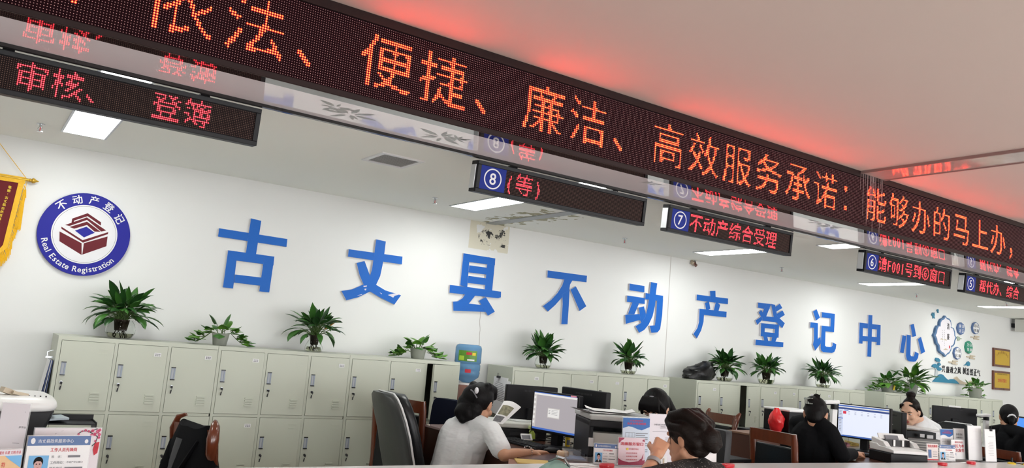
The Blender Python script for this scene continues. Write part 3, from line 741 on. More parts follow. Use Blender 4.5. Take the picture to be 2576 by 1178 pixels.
cloud(440, 690, 0.22, 'beige cloud ornament under the white plaque beside the green one')
def bird(x, y, s, lab):
    t, o = hang('bird_ornament', lab, 'wall ornament', (2300 + x / 4.529, 760 + y / 4.529), 'teal bird ornaments')
    m = MB(); m.prism([(a * s, b * s) for a, b in ((-1, .1), (-.4, .9), (-.1, .25), (.5, 1), (.8, .3), (.6, -.3), (1, -.8), (.3, -.6), (-.2, -.9), (-.2, -.3))], -0.01, 0); obj('body', m, M['teal'], t)
bird(210, 155, 0.045, 'larger teal bird ornament above the cloud plaque'); bird(262, 104, 0.026, 'smaller teal bird ornament near the ceiling')
t, o = hang('fan_ornament', 'small teal hill ornament above the wall slogan', 'wall ornament', (2300 + 600 / 4.529, 760 + 710 / 4.529))
m = MB(); m.prism([zq(x, y, o) for x, y in ((555, 722), (580, 710), (595, 685), (612, 676), (628, 695), (625, 725), (605, 732), (590, 715), (575, 724))], -0.012, 0); obj('body', m, M['teal'], t)
t, o = hang('flower_ornament', 'small grey-green flower ornament under the dark blue plaque', 'wall ornament', (2300 + 495 / 4.529, 760 + 418 / 4.529))
m = MB(); m.prism([zq(x, y, o) for x, y in ((472, 410), (485, 392), (505, 395), (515, 410), (540, 420), (515, 425), (505, 442), (485, 440), (490, 420))], -0.010, 0); obj('body', m, mat('sage', (0.35, 0.42, 0.33), 0.6), t)
# tree and hills
t, o = hang('tree_ornament', 'teal pine tree ornament rising from the blue hills on the wall', 'wall ornament', (2353, 948))
m = MB(); m.prism([zq(x, y, o) for x, y in ((228, 845), (236, 770), (222, 745), (228, 735), (245, 760), (258, 770), (258, 838))], -0.012, 0); obj('trunk', m, mat('pale_trunk', (0.5, 0.55, 0.58), 0.6), t)
m = MB()
for a in ([(228, 660), (240, 635), (265, 640), (288, 665), (275, 685), (248, 680)], [(262, 700), (280, 690), (292, 715), (280, 728), (262, 722)], [(192, 735), (205, 715), (228, 705), (250, 715), (275, 730), (262, 745), (225, 752)], [(240, 755), (262, 738), (290, 748), (303, 768), (280, 785), (252, 778)]):
    m.prism([zq(x, y, o) for x, y in a], -0.016, 0)
obj('foliage', m, M['teal'], t)
t, o = hang('hill_ornament', 'blue and sand hill range ornament along the bottom of the wall slogan', 'wall ornament', (2400, 960))
m = MB(); m.prism([zq(x, y, o) for x, y in ((200, 908), (245, 860), (275, 828), (295, 822), (315, 830), (345, 865), (375, 890), (410, 880), (440, 880), (470, 900), (500, 932))], -0.018, 0); obj('blue_hills', m, M['teal'], t)
m = MB(); m.prism([zq(x, y, o) for x, y in ((430, 890), (455, 862), (475, 850), (500, 880), (540, 905), (590, 922), (615, 908), (635, 898), (660, 925), (690, 948), (600, 945), (500, 934))], -0.014, 0); obj('sand_hills', m, M['sand'], t)
# slogan
slog = '兴廉政之风 树浩然正气'; xs = [330, 380, 425, 470, 510, 0, 568, 607, 650, 692, 732]; ys = [762, 770, 775, 778, 782, 0, 785, 795, 800, 805, 810]
ORD = iter('first second third fourth fifth sixth seventh eighth ninth last'.split())
for ch, x, y in zip(slog, xs, ys):
    if ch == ' ': continue
    p = W(2300 + x / 4.529, 760 + y / 4.529); m = MB(); m.text(ch, (0, -0.003, 0), h=0.092, w=0.078, off=0.012, thick=0.006)
    o = obj('slogan_letter', m, M['ink'], loc=(p.x, YW, p.z))
    tag(o, next(ORD) + ' black slogan character counted from the teal pine tree on the wall', 'wall letter', 'black slogan characters')
# brass plaques
for (pa, pb, lab) in (((2496, 873), (2537, 928), 'upper brass honour plaque in a brown frame at the end of the wall'), ((2495, 930), (2537, 985), 'lower brass honour plaque in a brown frame with red lettering')):
    a, b = W(*pa), W(*pb); cx_, cz_ = (a.x + b.x) / 2, (a.z + b.z) / 2; w, h = b.x - a.x, a.z - b.z - 0.02
    t = thing('honour_plaque', lab, 'plaque', (cx_, YW, cz_), 0, 'brass honour plaques')
    m = MB(); f = 0.03; m.bb((-w / 2, -0.025, -h / 2), (w / 2, 0, h / 2)); obj('frame', m, M['wood'], t, bevel=0.003)
    m = MB(); m.bb((-w / 2 + f, -0.027, -h / 2 + f), (w / 2 - f, -0.024, h / 2 - f)); obj('plate', m, mat('brass_plate', (0.62, 0.40, 0.03), 0.35, 0.2), t)
    m = MB()
    if 'upper' in lab:
        for i, ch in enumerate('文明优质服务窗口'):
            an = (i - 3.5) * 0.16; m.text(ch, (math.sin(an) * .3, -0.0275, -0.22 + .3 * math.cos(an)), h=0.034, w=0.026)
        obj('lettering', m, M['maroon'], t)
    else:
        m.text('优质服务窗口单位评比', (0, -0.0275, .09), h=0.022, w=0.3); obj('heading', m, M['ink'], t)
        m = MB(); m.text('文明示范窗口', (0, -0.0275, .0), h=0.05, w=0.26, off=.02); obj('lettering', m, M['redink'], t)
        m = MB(); m.text('二〇二三年', (0, -0.0275, -.12), h=0.018, w=0.14); obj('date', m, M['ink'], t)
# ================================================================== steel lockers along the wall
YL, YLB = 5.36, 5.73
HH = 0.398
def door_mesh(w):
    m = MB(); m.bb((-w, -0.004, 0), (0, 0.014, HH))
    for k in range(4):                                # pressed louvres
        z = 0.05 + k * 0.0155; x0, x1 = -0.095 * w / .278, -0.045 * w / .278
        m.prism([(x0, z), (x1, z), (x1, z + 0.009), (x0, z + 0.009)], -0.0115, -0.003)
    for k in range(4):
        z = 0.305 + k * 0.0155; x0, x1 = -0.225 * w / .278, -0.175 * w / .278
    x0, x1, z0, z1 = -0.082 * w / .278, -0.03 * w / .278, HH - 0.066, HH - 0.038   # pressed card frame
    for a, b in (((x0, z0), (x1, z0 + .0025)), ((x0, z1 - .0025), (x1, z1))):
        m.prism([(a[0], a[1]), (b[0], a[1]), (b[0], b[1]), (a[0], b[1])], -0.006, -0.003)
    return m.mesh('door')
def handle_mesh():
    m = MB(); m.bb((-0.0125, -0.007, -0.036), (0.0125, -0.003, 0.036)); m.m = 1
    m.bb((-0.008, -0.0075, -0.03), (0.003, -0.0065, 0.03)); m.m = 2
    m.bb((-0.0135, -0.009, 0.034), (0.0135, -0.003, 0.040)); m.bb((-0.0135, -0.009, -0.040), (0.0135, -0.003, -0.034)); m.m = 0
    m.bb((0.004, -0.0095, -0.034), (0.012, -0.006, 0.034)); return m.mesh('handle')
def key_mesh():
    m = MB(); m.cyl((0, -0.012, 0), (0, -0.003, 0), 0.0075, n=14); m.m = 1; m.box((0, -0.018, 0), (0.003, 0.014, 0.009))
    m.box((0.001, -0.024, -0.004), (0.010, 0.003, 0.014)); m.tube([(0, -0.024, -0.008), (0.004, -0.022, -0.016), (0.0, -0.016, -0.024)], 0.0012, 5); m.box((0, -0.014, -0.033), (0.007, 0.0025, 0.022), (0, 0.15, 0)); return m.mesh('lock')
DM = {}; HM = handle_mesh(); KM = key_mesh()
SK = MB(); SK.bb((-0.02, -0.0052, -0.014), (0.02, -0.004, 0.014)); SK.m = 1
for k in range(3):
    for q in range(2): SK.bb((-0.014 + k * .0105, -0.0056, -0.008 + q * .009), (-0.006 + k * .0105, -0.005, -0.003 + q * .009))
SK = SK.mesh('sticker')
random.seed(7)
def locker(x0, w, ztop, label, opened=None, stick=()):
    t = thing('locker_cabinet', label, 'locker', (x0, YL, 0), 0, 'grey-green steel lockers'); D = YLB - YL; H = ztop; g = 0.018
    k = w / 0.9; pitch = 0.3 * k; dw = 0.278 * k; xs = [0.0205 * k + i * pitch for i in range(3)]; rows = [H - 0.026 - HH - j * 0.419 for j in range(3)]
    m = MB(); zb = rows[2] - 0.02
    m.bb((0, 0, zb), (0.006, D, H)); m.bb((w - 0.006, 0, zb), (w, D, H)); m.bb((0.006, 0, H - 0.008), (w - 0.006, D, H)); m.bb((0.006, 0, zb), (w - 0.006, D, zb + 0.01))
    m.bb((0.006, 0, H - 0.024), (w - 0.006, 0.016, H - 0.008))
    for i in range(3):                                 # front stiles
        a = xs[i] - 0.002; lo = 0.006 if i == 0 else xs[i - 1] + dw + 0.002
        m.bb((lo, 0, zb + 0.01), (a, 0.016, H - 0.024))
    m.bb((xs[2] + dw + 0.002, 0, zb + 0.01), (w - 0.006, 0.016, H - 0.024))
    for j in range(3):
        top = H - 0.024 if j == 0 else rows[j - 1] - 0.002
        if j: 
            for i in range(3): m.bb((xs[i] - 0.002, 0, rows[j] + HH + 0.002), (xs[i] + dw + 0.002, 0.016, top))
    for a in (0.05, w - 0.1): m.bb((a, 0.03, 0), (a + 0.05, 0.08, zb)); m.bb((a, D - 0.08, 0), (a + 0.05, D - 0.03, zb))
    obj('body', m, M['steel'], t)
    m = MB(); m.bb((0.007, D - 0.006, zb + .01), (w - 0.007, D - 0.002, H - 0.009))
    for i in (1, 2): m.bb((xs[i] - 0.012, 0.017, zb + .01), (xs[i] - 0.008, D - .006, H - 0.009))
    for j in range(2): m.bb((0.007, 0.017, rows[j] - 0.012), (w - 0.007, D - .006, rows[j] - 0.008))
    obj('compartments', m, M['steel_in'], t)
    key = round(k, 3)
    if key not in DM:
        DM[key] = door_mesh(dw)
    for j in range(3):
        for i in range(3):
            d = obj('door', DM[key], M['steel'], t, loc=(xs[i] + dw, 0.0, rows[j]))
            if opened == (j, i): d.rotation_euler = (0, 0, math.radians(17)); d['label'] = 'door standing ajar'
            obj('handle', HM, [M['grey'], M['silver'], M['blackg']], d, loc=(-dw + 0.026, 0, HH * 0.595))
            obj('lock', KM, [M['chrome'], M['ink']], d, loc=(-dw + 0.026, 0, HH * 0.40))
            if (j, i) in stick: obj('sticker', SK, [M['paper'], M['greyink']], d, loc=(-0.055 * k, 0, HH - 0.052))
    return t
R3 = [(0, 1), (0, 2), (1, 0)]
locker(0.480, 0.906, 1.345, 'steel locker nearest the left wall, under the largest lily', stick=[(0, 1), (0, 2), (1, 0)])
locker(1.388, 0.902, 1.345, 'steel locker with the middle lily in a glass vase on top', stick=[(0, 0), (0, 2), (1, 0)])
locker(2.292, 0.900, 1.345, 'steel locker with a door ajar beside the blue water bottle', opened=(0, 2), stick=[(0, 1)])
locker(3.686, 0.872, 1.335, 'steel locker with papers clipped to its side, behind the black monitors', stick=[(0, 0), (0, 2)])
locker(4.560, 0.872, 1.335, 'steel locker with a bowl lily on top, right before the wall joint', stick=[(0, 0), (0, 2)])
locker(5.790, 0.905, 1.330, 'steel locker with the black plastic bag on top and a door ajar', opened=(0, 2), stick=[(0, 0)])
locker(6.697, 0.905, 1.330, 'steel locker behind the red plastic bag', stick=[(0, 0), (0, 1), (0, 2)])
locker(7.604, 0.905, 1.330, 'steel locker behind the woman in black at the bright screen', stick=[(0, 0)])
locker(8.905, 0.93, 1.330, 'steel locker with the leafy pothos pair on top', stick=[])
locker(9.837, 0.93, 1.330, 'steel locker in the middle of the farthest bank', stick=[])
locker(10.769, 0.93, 1.330, 'steel locker at the far end of the farthest bank, under the smallest plant', stick=[])
# coat seen through the opened door
m = MB(); m.rings([[(0.05 * c * s_ * (1 + 0.2 * math.sin(3 * a)), 0.04 * s_ * math.sin(a), z) for a in [2 * PI * k / 16 for k in range(16)] for c in [math.cos(a)]] for z, s_ in ((0, 1.1), (0.08, 1.2), (0.16, 1.0), (0.24, 0.9), (0.27, 0.5))])
tag(obj('folded_coat', m, mat('blue_coat', (0.02, 0.05, 0.14), 0.8, bump=0.4, bscale=30), loc=(6.49, YL + 0.12, 0.909), smooth=60), 'dark blue folded coat inside the locker behind the ajar door', 'coat')
# folders hanging on the first locker's side, papers clipped on the fourth
t = thing('hanging_folder', 'blue plastic folders hanging from a hook on the first locker side', 'folder', (0.462, 5.52, 1.05))
m = MB()
for i, (a, col) in enumerate(((0.006, 0), (0.0, 1), (-0.006, 0), (-0.012, 1))):
    m.m = col; m.box((a, 0.01 * i, 0.02), (0.003, 0.2 - .01 * i, 0.25), (0, 0.05 + .02 * i, 0))
obj('sheets', m, [mat('folder_blue', (0.03, 0.06, 0.22), 0.3), M['paper']], t)
m = MB(); m.bb((-0.02, -0.01, 0.155), (0.017, 0.01, 0.165)); m.tube([(-0.012, 0, 0.16), (-0.014, 0, 0.19), (0.01, 0, 0.2), (0.017, 0, 0.2)], 0.003, 6); obj('hook', m, M['chrome'], t)
t = thing('clipped_papers', 'white printed papers clipped to the side of the locker behind the seated woman', 'papers', (3.665, 5.50, 1.10))
m = MB(); m.box((0, 0, 0), (0.006, 0.2, 0.29), (0, 0.06, 0)); m.box((-0.006, -0.03, -0.01), (0.003, 0.2, 0.28), (0.1, 0.1, 0)); obj('sheets', m, M['paper'], t)
m = MB()
for k in range(17): m.box((-0.0135 + 0.0016 * (k - 8) * .8, -0.03, 0.1 - k * 0.014), (0.001, 0.15 - 0.05 * (k % 3 == 0), 0.003), (0.1, 0.1, 0))
obj('printing', m, M['greyink'], t)
m = MB(); m.box((-0.004, 0.02, 0.145), (0.022, 0.03, 0.016)); m.tube([(-0.01, 0.01, 0.15), (-0.012, 0.01, 0.175), (-0.01, 0.03, 0.175), (-0.01, 0.03, 0.15)], 0.0016, 5); obj('clip', m, M['ink'], t)

# ------------------------------------------------------------------ plants
def leaf(mb, base, az, el, L, w, droop, heart=False, twist=0.0, pet=0.35, r=0.0022):
    """arching stalk and a folded blade"""
    d = Vector((math.cos(az), math.sin(az), 0)); up = Vector((0, 0, 1)); p = Vector(base); e = el; pts = [p.copy()]; n = 9
    for i in range(n):
        p = p + (d * math.cos(e) + up * math.sin(e)) * (L / n); e -= droop / n * (0.4 + 1.4 * i / n); pts.append(p.copy())
    k0 = int(n * pet); mb.m = 1; mb.tube(pts[:k0 + 1], r, 5); mb.m = 0
    side = Vector((-math.sin(az), math.cos(az), 0)); bl = pts[k0:]; q = len(bl) - 1; vs = []; fs = []
    for i, c in enumerate(bl):
        s = i / q
        if heart: ww = w * (1.0 if s < 0.2 else math.cos((s - 0.2) / 0.8 * PI / 2) ** 0.8) * (0.75 if i == 0 else 1)
        else: ww = w * math.sin(PI * min(1, (s * 0.93 + 0.07)) ** 0.8) ** 0.9
        tg = (bl[min(i + 1, q)] - bl[max(i - 1, 0)]).normalized(); nn = tg.cross(side)
        sd = (side * math.cos(twist * s) + nn * math.sin(twist * s)).normalized(); nn = tg.cross(sd)
        lift = nn * (ww * -0.28)
        vs += [c - sd * ww * .5 + lift * .6, c - sd * ww * .27 + lift * .22, c, c + sd * ww * .27 + lift * .22, c + sd * ww * .5 + lift * .6]
    for i in range(q):
        for k in range(4): a = i * 5 + k; fs.append((a, a + 1, a + 6, a + 5))
    mb.add(vs, fs)
def pot_bowl(r, h, kind):
    if kind == 'bowl': return [(r * .55, 0), (r * .8, h * .06), (r, h * .3), (r * 1.03, h * .5), (r * .92, h * .78), (r * .74, h * .96), (r * .76, h)]
    if kind == 'vase': return [(r * .7, 0), (r * .98, h * .05), (r, h * .3), (r * .85, h * .5), (r * .62, h * .72), (r * .66, h * .88), (r * .8, h)]
    return [(r * .72, 0), (r * .78, h * .02), (r * 1.0, h * .97), (r * 1.04, h)]
def lily(px, py, label, r, h, kind, spread, height, n, seed, tint=('leaf', 'leaf2'), lw=0.045, water=0.3, Y=5.53, ztop=1.335, yellow=False):
    rnd = random.Random(seed); x = P(px, py, Y=Y).x
    t = thing('potted_lily', label, 'plant', (x, Y, ztop), 0, 'lilies on the lockers')
    prof = pot_bowl(r, h, kind); m = MB(); m.lathe(prof, n=28, caps=False); m.lathe([(q * .96, z) for q, z in reversed(prof)], n=28, caps=False); m.lathe([(0.001, 0.003), (prof[0][0], 0.0)], n=28, caps=False)
    obj('glass_bowl', m, M['glass'], t, smooth=60)
    m = MB(); m.lathe([(0.002, 0.004)] + [(q * .92, max(z, .004)) for q, z in prof if z < h * water] + [(prof[3][0] * .9, h * water), (0.002, h * water)], n=20, caps=False); obj('water', m, M['water'], t, smooth=60)
    m = MB(); m.lathe([(r * .42, h * .42), (r * .55, h * 1.02), (r * .5, h * 1.02), (0.002, h * .98)], n=16, caps=True)
    for k in range(9):
        a = rnd.uniform(0, 6.28); m.tube([(r * .3 * math.cos(a), r * .3 * math.sin(a), h * .45), (r * .45 * math.cos(a + .5), r * .45 * math.sin(a + .5), h * .22), (r * .3 * math.cos(a + 1), r * .3 * math.sin(a + 1), h * .05)], 0.0022, 5)
    obj('inner_pot', m, M['root'], t)
    m = MB(); m2 = MB()
    for k in range(int(n * 1.35)):
        az = k * 2.39996 + rnd.uniform(-.3, .3); q = (k + 0.5) / (n * 1.35)
        if q < .35: el = math.radians(rnd.uniform(62, 88)); L = height * rnd.uniform(.6, 1.05); dr = rnd.uniform(.5, 1.5)
        elif q < .75: el = math.radians(rnd.uniform(42, 66)); L = spread * rnd.uniform(.75, 1.1); dr = rnd.uniform(1.1, 2.1)
        else: el = math.radians(rnd.uniform(15, 45)); L = spread * rnd.uniform(.7, 1.15); dr = rnd.uniform(1.4, 2.4)
        if Y + math.sin(az) * L * math.cos(el) > YB - 0.05: L = max(.06, (YB - .06 - Y) / max(.05, math.sin(az)))
        tgt = m if rnd.random() < .55 else m2
        leaf(tgt, (rnd.uniform(-.4, .4) * r, rnd.uniform(-.4, .4) * r, h * .98), az, el, L, lw * rnd.uniform(.8, 1.2), dr, twist=rnd.uniform(-.6, .6), pet=0.46)
    obj('foliage', m, [M[tint[0]], M['stem']], t, smooth=80); obj('foliage', m2, [M[tint[1]], M['stem']], t, smooth=80)
    if yellow:
        m = MB(); leaf(m, (0.02, -0.02, h), -0.6, 1.0, height * .7, lw, 0.8); obj('yellow_leaf', m, [mat('yellow_leaf', (0.45, 0.22, 0.02), 0.5), M['stem']], t, label='yellowed leaf')
    return t
def pothos(px, py, label, r, h, spread, n, seed, trail=3, Y=5.53, ztop=1.335, tag_y=False, tall=0.13):
    rnd = random.Random(seed); x = P(px, py, Y=Y).x
    t = thing('potted_pothos', label, 'plant', (x, Y, ztop), 0, 'pothos pots on the lockers')
    m = MB(); m.lathe(pot_bowl(r, h, 'pot'), n=28, caps=False); m.lathe([(q * .95, z) for q, z in reversed(pot_bowl(r, h, 'pot'))], n=28, caps=False); m.lathe([(0.001, 0.002), (r * .72, 0)], n=28, caps=False); obj('pot', m, M['clearpot'], t, smooth=60)
    m = MB(); m.lathe([(0.002, 0.004), (r * .70, 0.004), (r * .9, h * .8), (0.002, h * .84)], n=20)
    for k in range(14):
        a = rnd.uniform(0, 6.28); rr = r * .92; m.tube([(rr * .75 * math.cos(a), rr * .75 * math.sin(a), .006), (rr * .9 * math.cos(a + .4), rr * .9 * math.sin(a + .4), h * .4), (rr * .95 * math.cos(a + .2), rr * .95 * math.sin(a + .2), h * .8)], 0.002, 4)
    obj('roots', m, M['rootg'], t)
    m = MB(); m2 = MB()
    for k in range(n):
        az = k * 2.39996 + rnd.uniform(-.4, .4); el = math.radians(rnd.uniform(15, 88)); L = tall * rnd.uniform(.75, 1.25)
        if Y + math.sin(az) * L * .9 > YB - .05: az = -az
        leaf(m if k % 2 else m2, (rnd.uniform(-.5, .5) * r, rnd.uniform(-.5, .5) * r, h * .85), az, el, L, rnd.uniform(.055, .078), rnd.uniform(.8, 2.0), heart=True, pet=0.5)
    for s_ in range(trail):                           # stems that creep over the rim along the locker
        az = (PI if s_ % 2 else 0.0) + rnd.uniform(-.5, .2); d = Vector((math.cos(az), math.sin(az), 0))
        pts = [Vector((0, 0, h * .9)), d * r * 1.1 + Vector((0, 0, h * 1.05)), d * (r + spread * .45) + Vector((0, 0, h * .6)), d * (r + spread * .7) + Vector((0, 0, 0.03)), d * (r + spread) + Vector((0, 0, 0.015))]
        m.m = 1; m.tube(pts, 0.0022, 5); m.m = 0
        for p in pts[1:]:
            for q in range(3):
                leaf(m if q else m2, p, az + rnd.uniform(-1.5, 1.5), rnd.uniform(.1, .9), 0.085, rnd.uniform(.045, .068), rnd.uniform(.5, 1.2), heart=True, pet=0.35)
    obj('foliage', m, [M['leaf3'], M['stem']], t, smooth=80); obj('foliage', m2, [M['leaf2'], M['stem']], t, smooth=80)
    if tag_y:
        m = MB(); m.box((-r * .2, -r - 0.006, h * .6), (0.03, 0.003, 0.06), (0.15, 0.1, 0)); obj('tag', m, M['yellow'], t, label='yellow tag')
M['clearpot'] = mat('cloudy_plastic_pot', (0.75, 0.78, 0.7), 0.2, trans=0.55, ior=1.15, noise=0)
M['rootg'] = mat('root_ball', (0.20, 0.17, 0.10), 0.9, noise=0.4, nscale=60)
lily(300, 850, 'largest bushy lily in a glass bowl on the first locker below the round sign', 0.085, 0.115, 'bowl', 0.25, 0.28, 64, 1, lw=0.052, ztop=1.345)
pothos(552, 868, 'trailing pothos in a cloudy pot between the two big lilies', 0.055, 0.08, 0.10, 9, 2, trail=4, ztop=1.345)
lily(788, 882, 'lily with one yellowed leaf in a pear-shaped glass vase', 0.062, 0.115, 'vase', 0.27, 0.25, 46, 3, lw=0.048, yellow=True, ztop=1.345)
pothos(1050, 900, 'trailing pothos on the locker beside the blue water bottle', 0.062, 0.08, 0.11, 14, 4, trail=4, ztop=1.345)
lily(1365, 925, 'lily in a glass jar on the locker below the fourth blue character', 0.07, 0.10, 'bowl', 0.22, 0.26, 56, 5, lw=0.055)
lily(1580, 938, 'lily in a round bowl below the character beside the wall joint', 0.075, 0.105, 'bowl', 0.20, 0.25, 52, 6, lw=0.045)
lily(1822, 955, 'lily in a round bowl right beside the black plastic bag', 0.085, 0.115, 'bowl', 0.24, 0.25, 60, 7, lw=0.055, ztop=1.33)
lily(1927, 962, 'lily in a bowl of yellowish water behind the red bag', 0.085, 0.115, 'bowl', 0.22, 0.26, 58, 8, lw=0.045, water=0.42, ztop=1.33)
lily(2070, 970, 'lily in a round bowl above the woman at the bright screen', 0.08, 0.115, 'bowl', 0.24, 0.26, 58, 9, lw=0.045, ztop=1.33)
pothos(2233, 990, 'bushy pothos with a yellow tag on the farthest locker bank', 0.085, 0.10, 0.14, 34, 10, trail=4, tag_y=True, ztop=1.33, tall=0.2)
pothos(2292, 985, 'taller pothos beside the one with the yellow tag', 0.08, 0.12, 0.10, 46, 11, trail=2, ztop=1.33, tall=0.30)
pothos(2453, 1000, 'smallest pothos at the far end of the lockers', 0.085, 0.13, 0.08, 18, 12, trail=2, ztop=1.33, tall=0.2)

# black plastic bag beside the lily
rnd = random.Random(5); m = MB(); rg = []
for i in range(11):
    s = i / 10; rr = [0.105, 0.125, 0.135, 0.14, 0.135, 0.13, 0.125, 0.11, 0.09, 0.06, 0.02][i]; z = [0, .004, .03, .06, .09, .115, .135, .15, .16, .168, .165][i]
    rg.append([(rr * 1.25 * math.cos(a) * (1 + .12 * math.sin(5 * a + i * 1.3) + rnd.uniform(-.05, .05)) + 0.03 * s, rr * .8 * math.sin(a) * (1 + rnd.uniform(-.06, .06)), max(0, z * (1 + .25 * math.cos(a)) + rnd.uniform(-.006, .006) * (i > 1))) for a in [2 * PI * k / 26 for k in range(26)]])
m.rings(rg)
for q_ in range(len(m.V)): m.V[q_] = (m.V[q_][0] * 1.08, m.V[q_][1], m.V[q_][2] * .86)
tag(obj('plastic_bag', m, mat('black_bin_bag', (0.004, 0.004, 0.0045), 0.32, spec=0.3, bump=0.9, bscale=22), loc=(P(1755, 950, Y=5.53).x, 5.53, 1.331), smooth=35), 'black crumpled plastic bag on the locker beside a bowl lily', 'bag')

# water dispenser with its bottle
bx = P(1172, 960, Y=5.5); X0 = bx.x
t = thing('water_dispenser', 'brown and black water dispenser standing between the two locker banks', 'water dispenser', (X0, 5.5, 0))
zt = P(1172, 964, Y=5.5).z
m = MB(); m.bb((-0.14, -0.12, 0), (0.14, 0.18, zt - 0.14)); obj('cabinet', m, M['woodd'], t, bevel=0.008)
m = MB(); m.bb((-0.14, -0.13, zt - 0.14), (0.14, 0.18, zt - 0.01)); obj('head', m, mat('dispenser_brown', (0.19, 0.085, 0.06), 0.3), t, bevel=0.01)
m = MB(); m.bb((-0.09, -0.134, zt - 0.065), (-0.01, -0.129, zt - 0.04)); obj('display', m, M['ink'], t)
m = MB(); m.lathe([(0.09, zt - 0.01), (0.09, zt + 0.004), (0.06, zt + 0.004)], n=24); obj('collar', m, M['white'], t, smooth=50)
t = thing('water_bottle', 'large blue water bottle upside down on the dispenser', 'water bottle', (X0, 5.5, zt + 0.005))
hb = P(1172, 868, Y=5.5).z - zt
m = MB(); m.lathe([(0.03, 0), (0.055, 0.012), (0.095, 0.045), (0.103, 0.08), (0.099, 0.09), (0.103, 0.1), (0.103, hb * .47), (0.098, hb * .5), (0.105, hb * .53), (0.105, hb * .9), (0.098, hb * .97), (0.08, hb), (0.001, hb)], n=32); obj('bottle', m, M['bottle'], t, smooth=50)
def curved(mb, r, a0, a1, z0, z1, n=10):
    vs = []
    for i in range(n + 1):
        a = a0 + (a1 - a0) * i / n; vs += [(r * math.cos(a), r * math.sin(a), z0), (r * math.cos(a), r * math.sin(a), z1)]
    mb.add(vs, [(2 * i, 2 * i + 2, 2 * i + 3, 2 * i + 1) for i in range(n)])
m = MB(); A = math.radians(-124)
curved(m, 0.1058, A - .75, A + .75, hb * .56, hb * .84); m.m = 1; curved(m, 0.1062, A - .1, A + .3, hb * .73, hb * .80); m.m = 2; curved(m, 0.1062, A + .35, A + .62, hb * .72, hb * .79); m.m = 3; curved(m, 0.1062, A - .65, A - .25, hb * .58, hb * .7); m.m = 4; curved(m, 0.1062, A, A + .55, hb * .58, hb * .62); m.m = 1; curved(m, 0.1042, A - .1, A + .35, hb * .27, hb * .36); 
obj('label', m, [M['leaf3'], M['redink'], M['yellow'], mat('lime', (0.4, 0.6, 0.05), 0.5), M['paper']], t, label='green and red bottle label')
# ================================================================== counter, desks and office things
DZ = 0.87                                        # desk top
CT = EYE - 0.615                                 # counter top
def lev(p1, d1, p2):
    """axis distance of pixel p2 so that it lies at the height of p1"""
    a = P(*p1, d=1.0).z - EYE; b = P(*p2, d=1.0).z - EYE
    return d1 * a / b
def base(bl, br, d1, d2=None):
    """a flat upright thing from its lower corners: centre, yaw, width"""
    d2 = d2 or lev(bl, d1, br); a = P(*bl, d=d1); b = P(*br, d=d2); v = b - a
    return (a + b) / 2, math.atan2(v.y, v.x), Vector((v.x, v.y)).length
M['counter'] = mat('white_stone_counter', (0.80, 0.80, 0.81), 0.22, spec=0.3, noise=0.04, nscale=3)
pl = [(XL + .02, 3.50), (2.6, 3.51), (6.5, 3.31), (XR - .02, 2.96)]
t = thing('service_counter', 'long white service counter running along the bottom edge', 'counter', (0, 0, 0))
def plan(mb, pts, z0, z1):
    n = len(pts); vs = [(x, y, z) for z in (z0, z1) for x, y in pts]
    mb.add(vs, [tuple(range(n - 1, -1, -1)), tuple(range(n, 2 * n))] + [(i, (i + 1) % n, (i + 1) % n + n, i + n) for i in range(n)])
fr = [(x, y - 0.62) for x, y in reversed(pl)]
m = MB(); plan(m, fr + pl, CT - 0.04, CT); obj('countertop', m, M['counter'], t)
m = MB(); plan(m, [(x, y + 0.34) for x, y in fr] + [(x, y - 0.04) for x, y in pl], 0, CT - 0.04); obj('body', m, M['woodd'], t)

def desk(x0, x1, y0, y1, label, mt='woodd'):
    t = thing('office_desk', label, 'desk', ((x0 + x1) / 2, (y0 + y1) / 2, 0), 0, 'dark wooden office desks'); w, l = x1 - x0, y1 - y0
    m = MB(); m.bb((-w / 2, -l / 2, DZ - 0.035), (w / 2, l / 2, DZ)); obj('desktop', m, M[mt], t, bevel=0.004)
    for s in (-1, 1):
        m = MB(); m.bb((s * (w / 2 - 0.03) - 0.015, -l / 2 + .04, 0), (s * (w / 2 - 0.03) + 0.015, l / 2 - .04, DZ - 0.036)); obj('side_panel', m, M[mt], t)
desk(2.78, 3.95, 3.56, 4.86, 'dark wooden desk in front of the woman in the white shirt')
desk(6.14, 7.5, 4.12, 4.6, 'dark wooden desk return behind the bright wide screen')
desk(5.62, 7.25, 3.50, 4.10, 'dark wooden desk under the bright wide screen')
desk(8.95, 11.2, 3.5, 4.7, 'dark wooden desk before the farthest woman in black')
desk(-0.5, 0.40, 3.60, 4.15, 'dark wooden desk carrying the printer at the left edge')

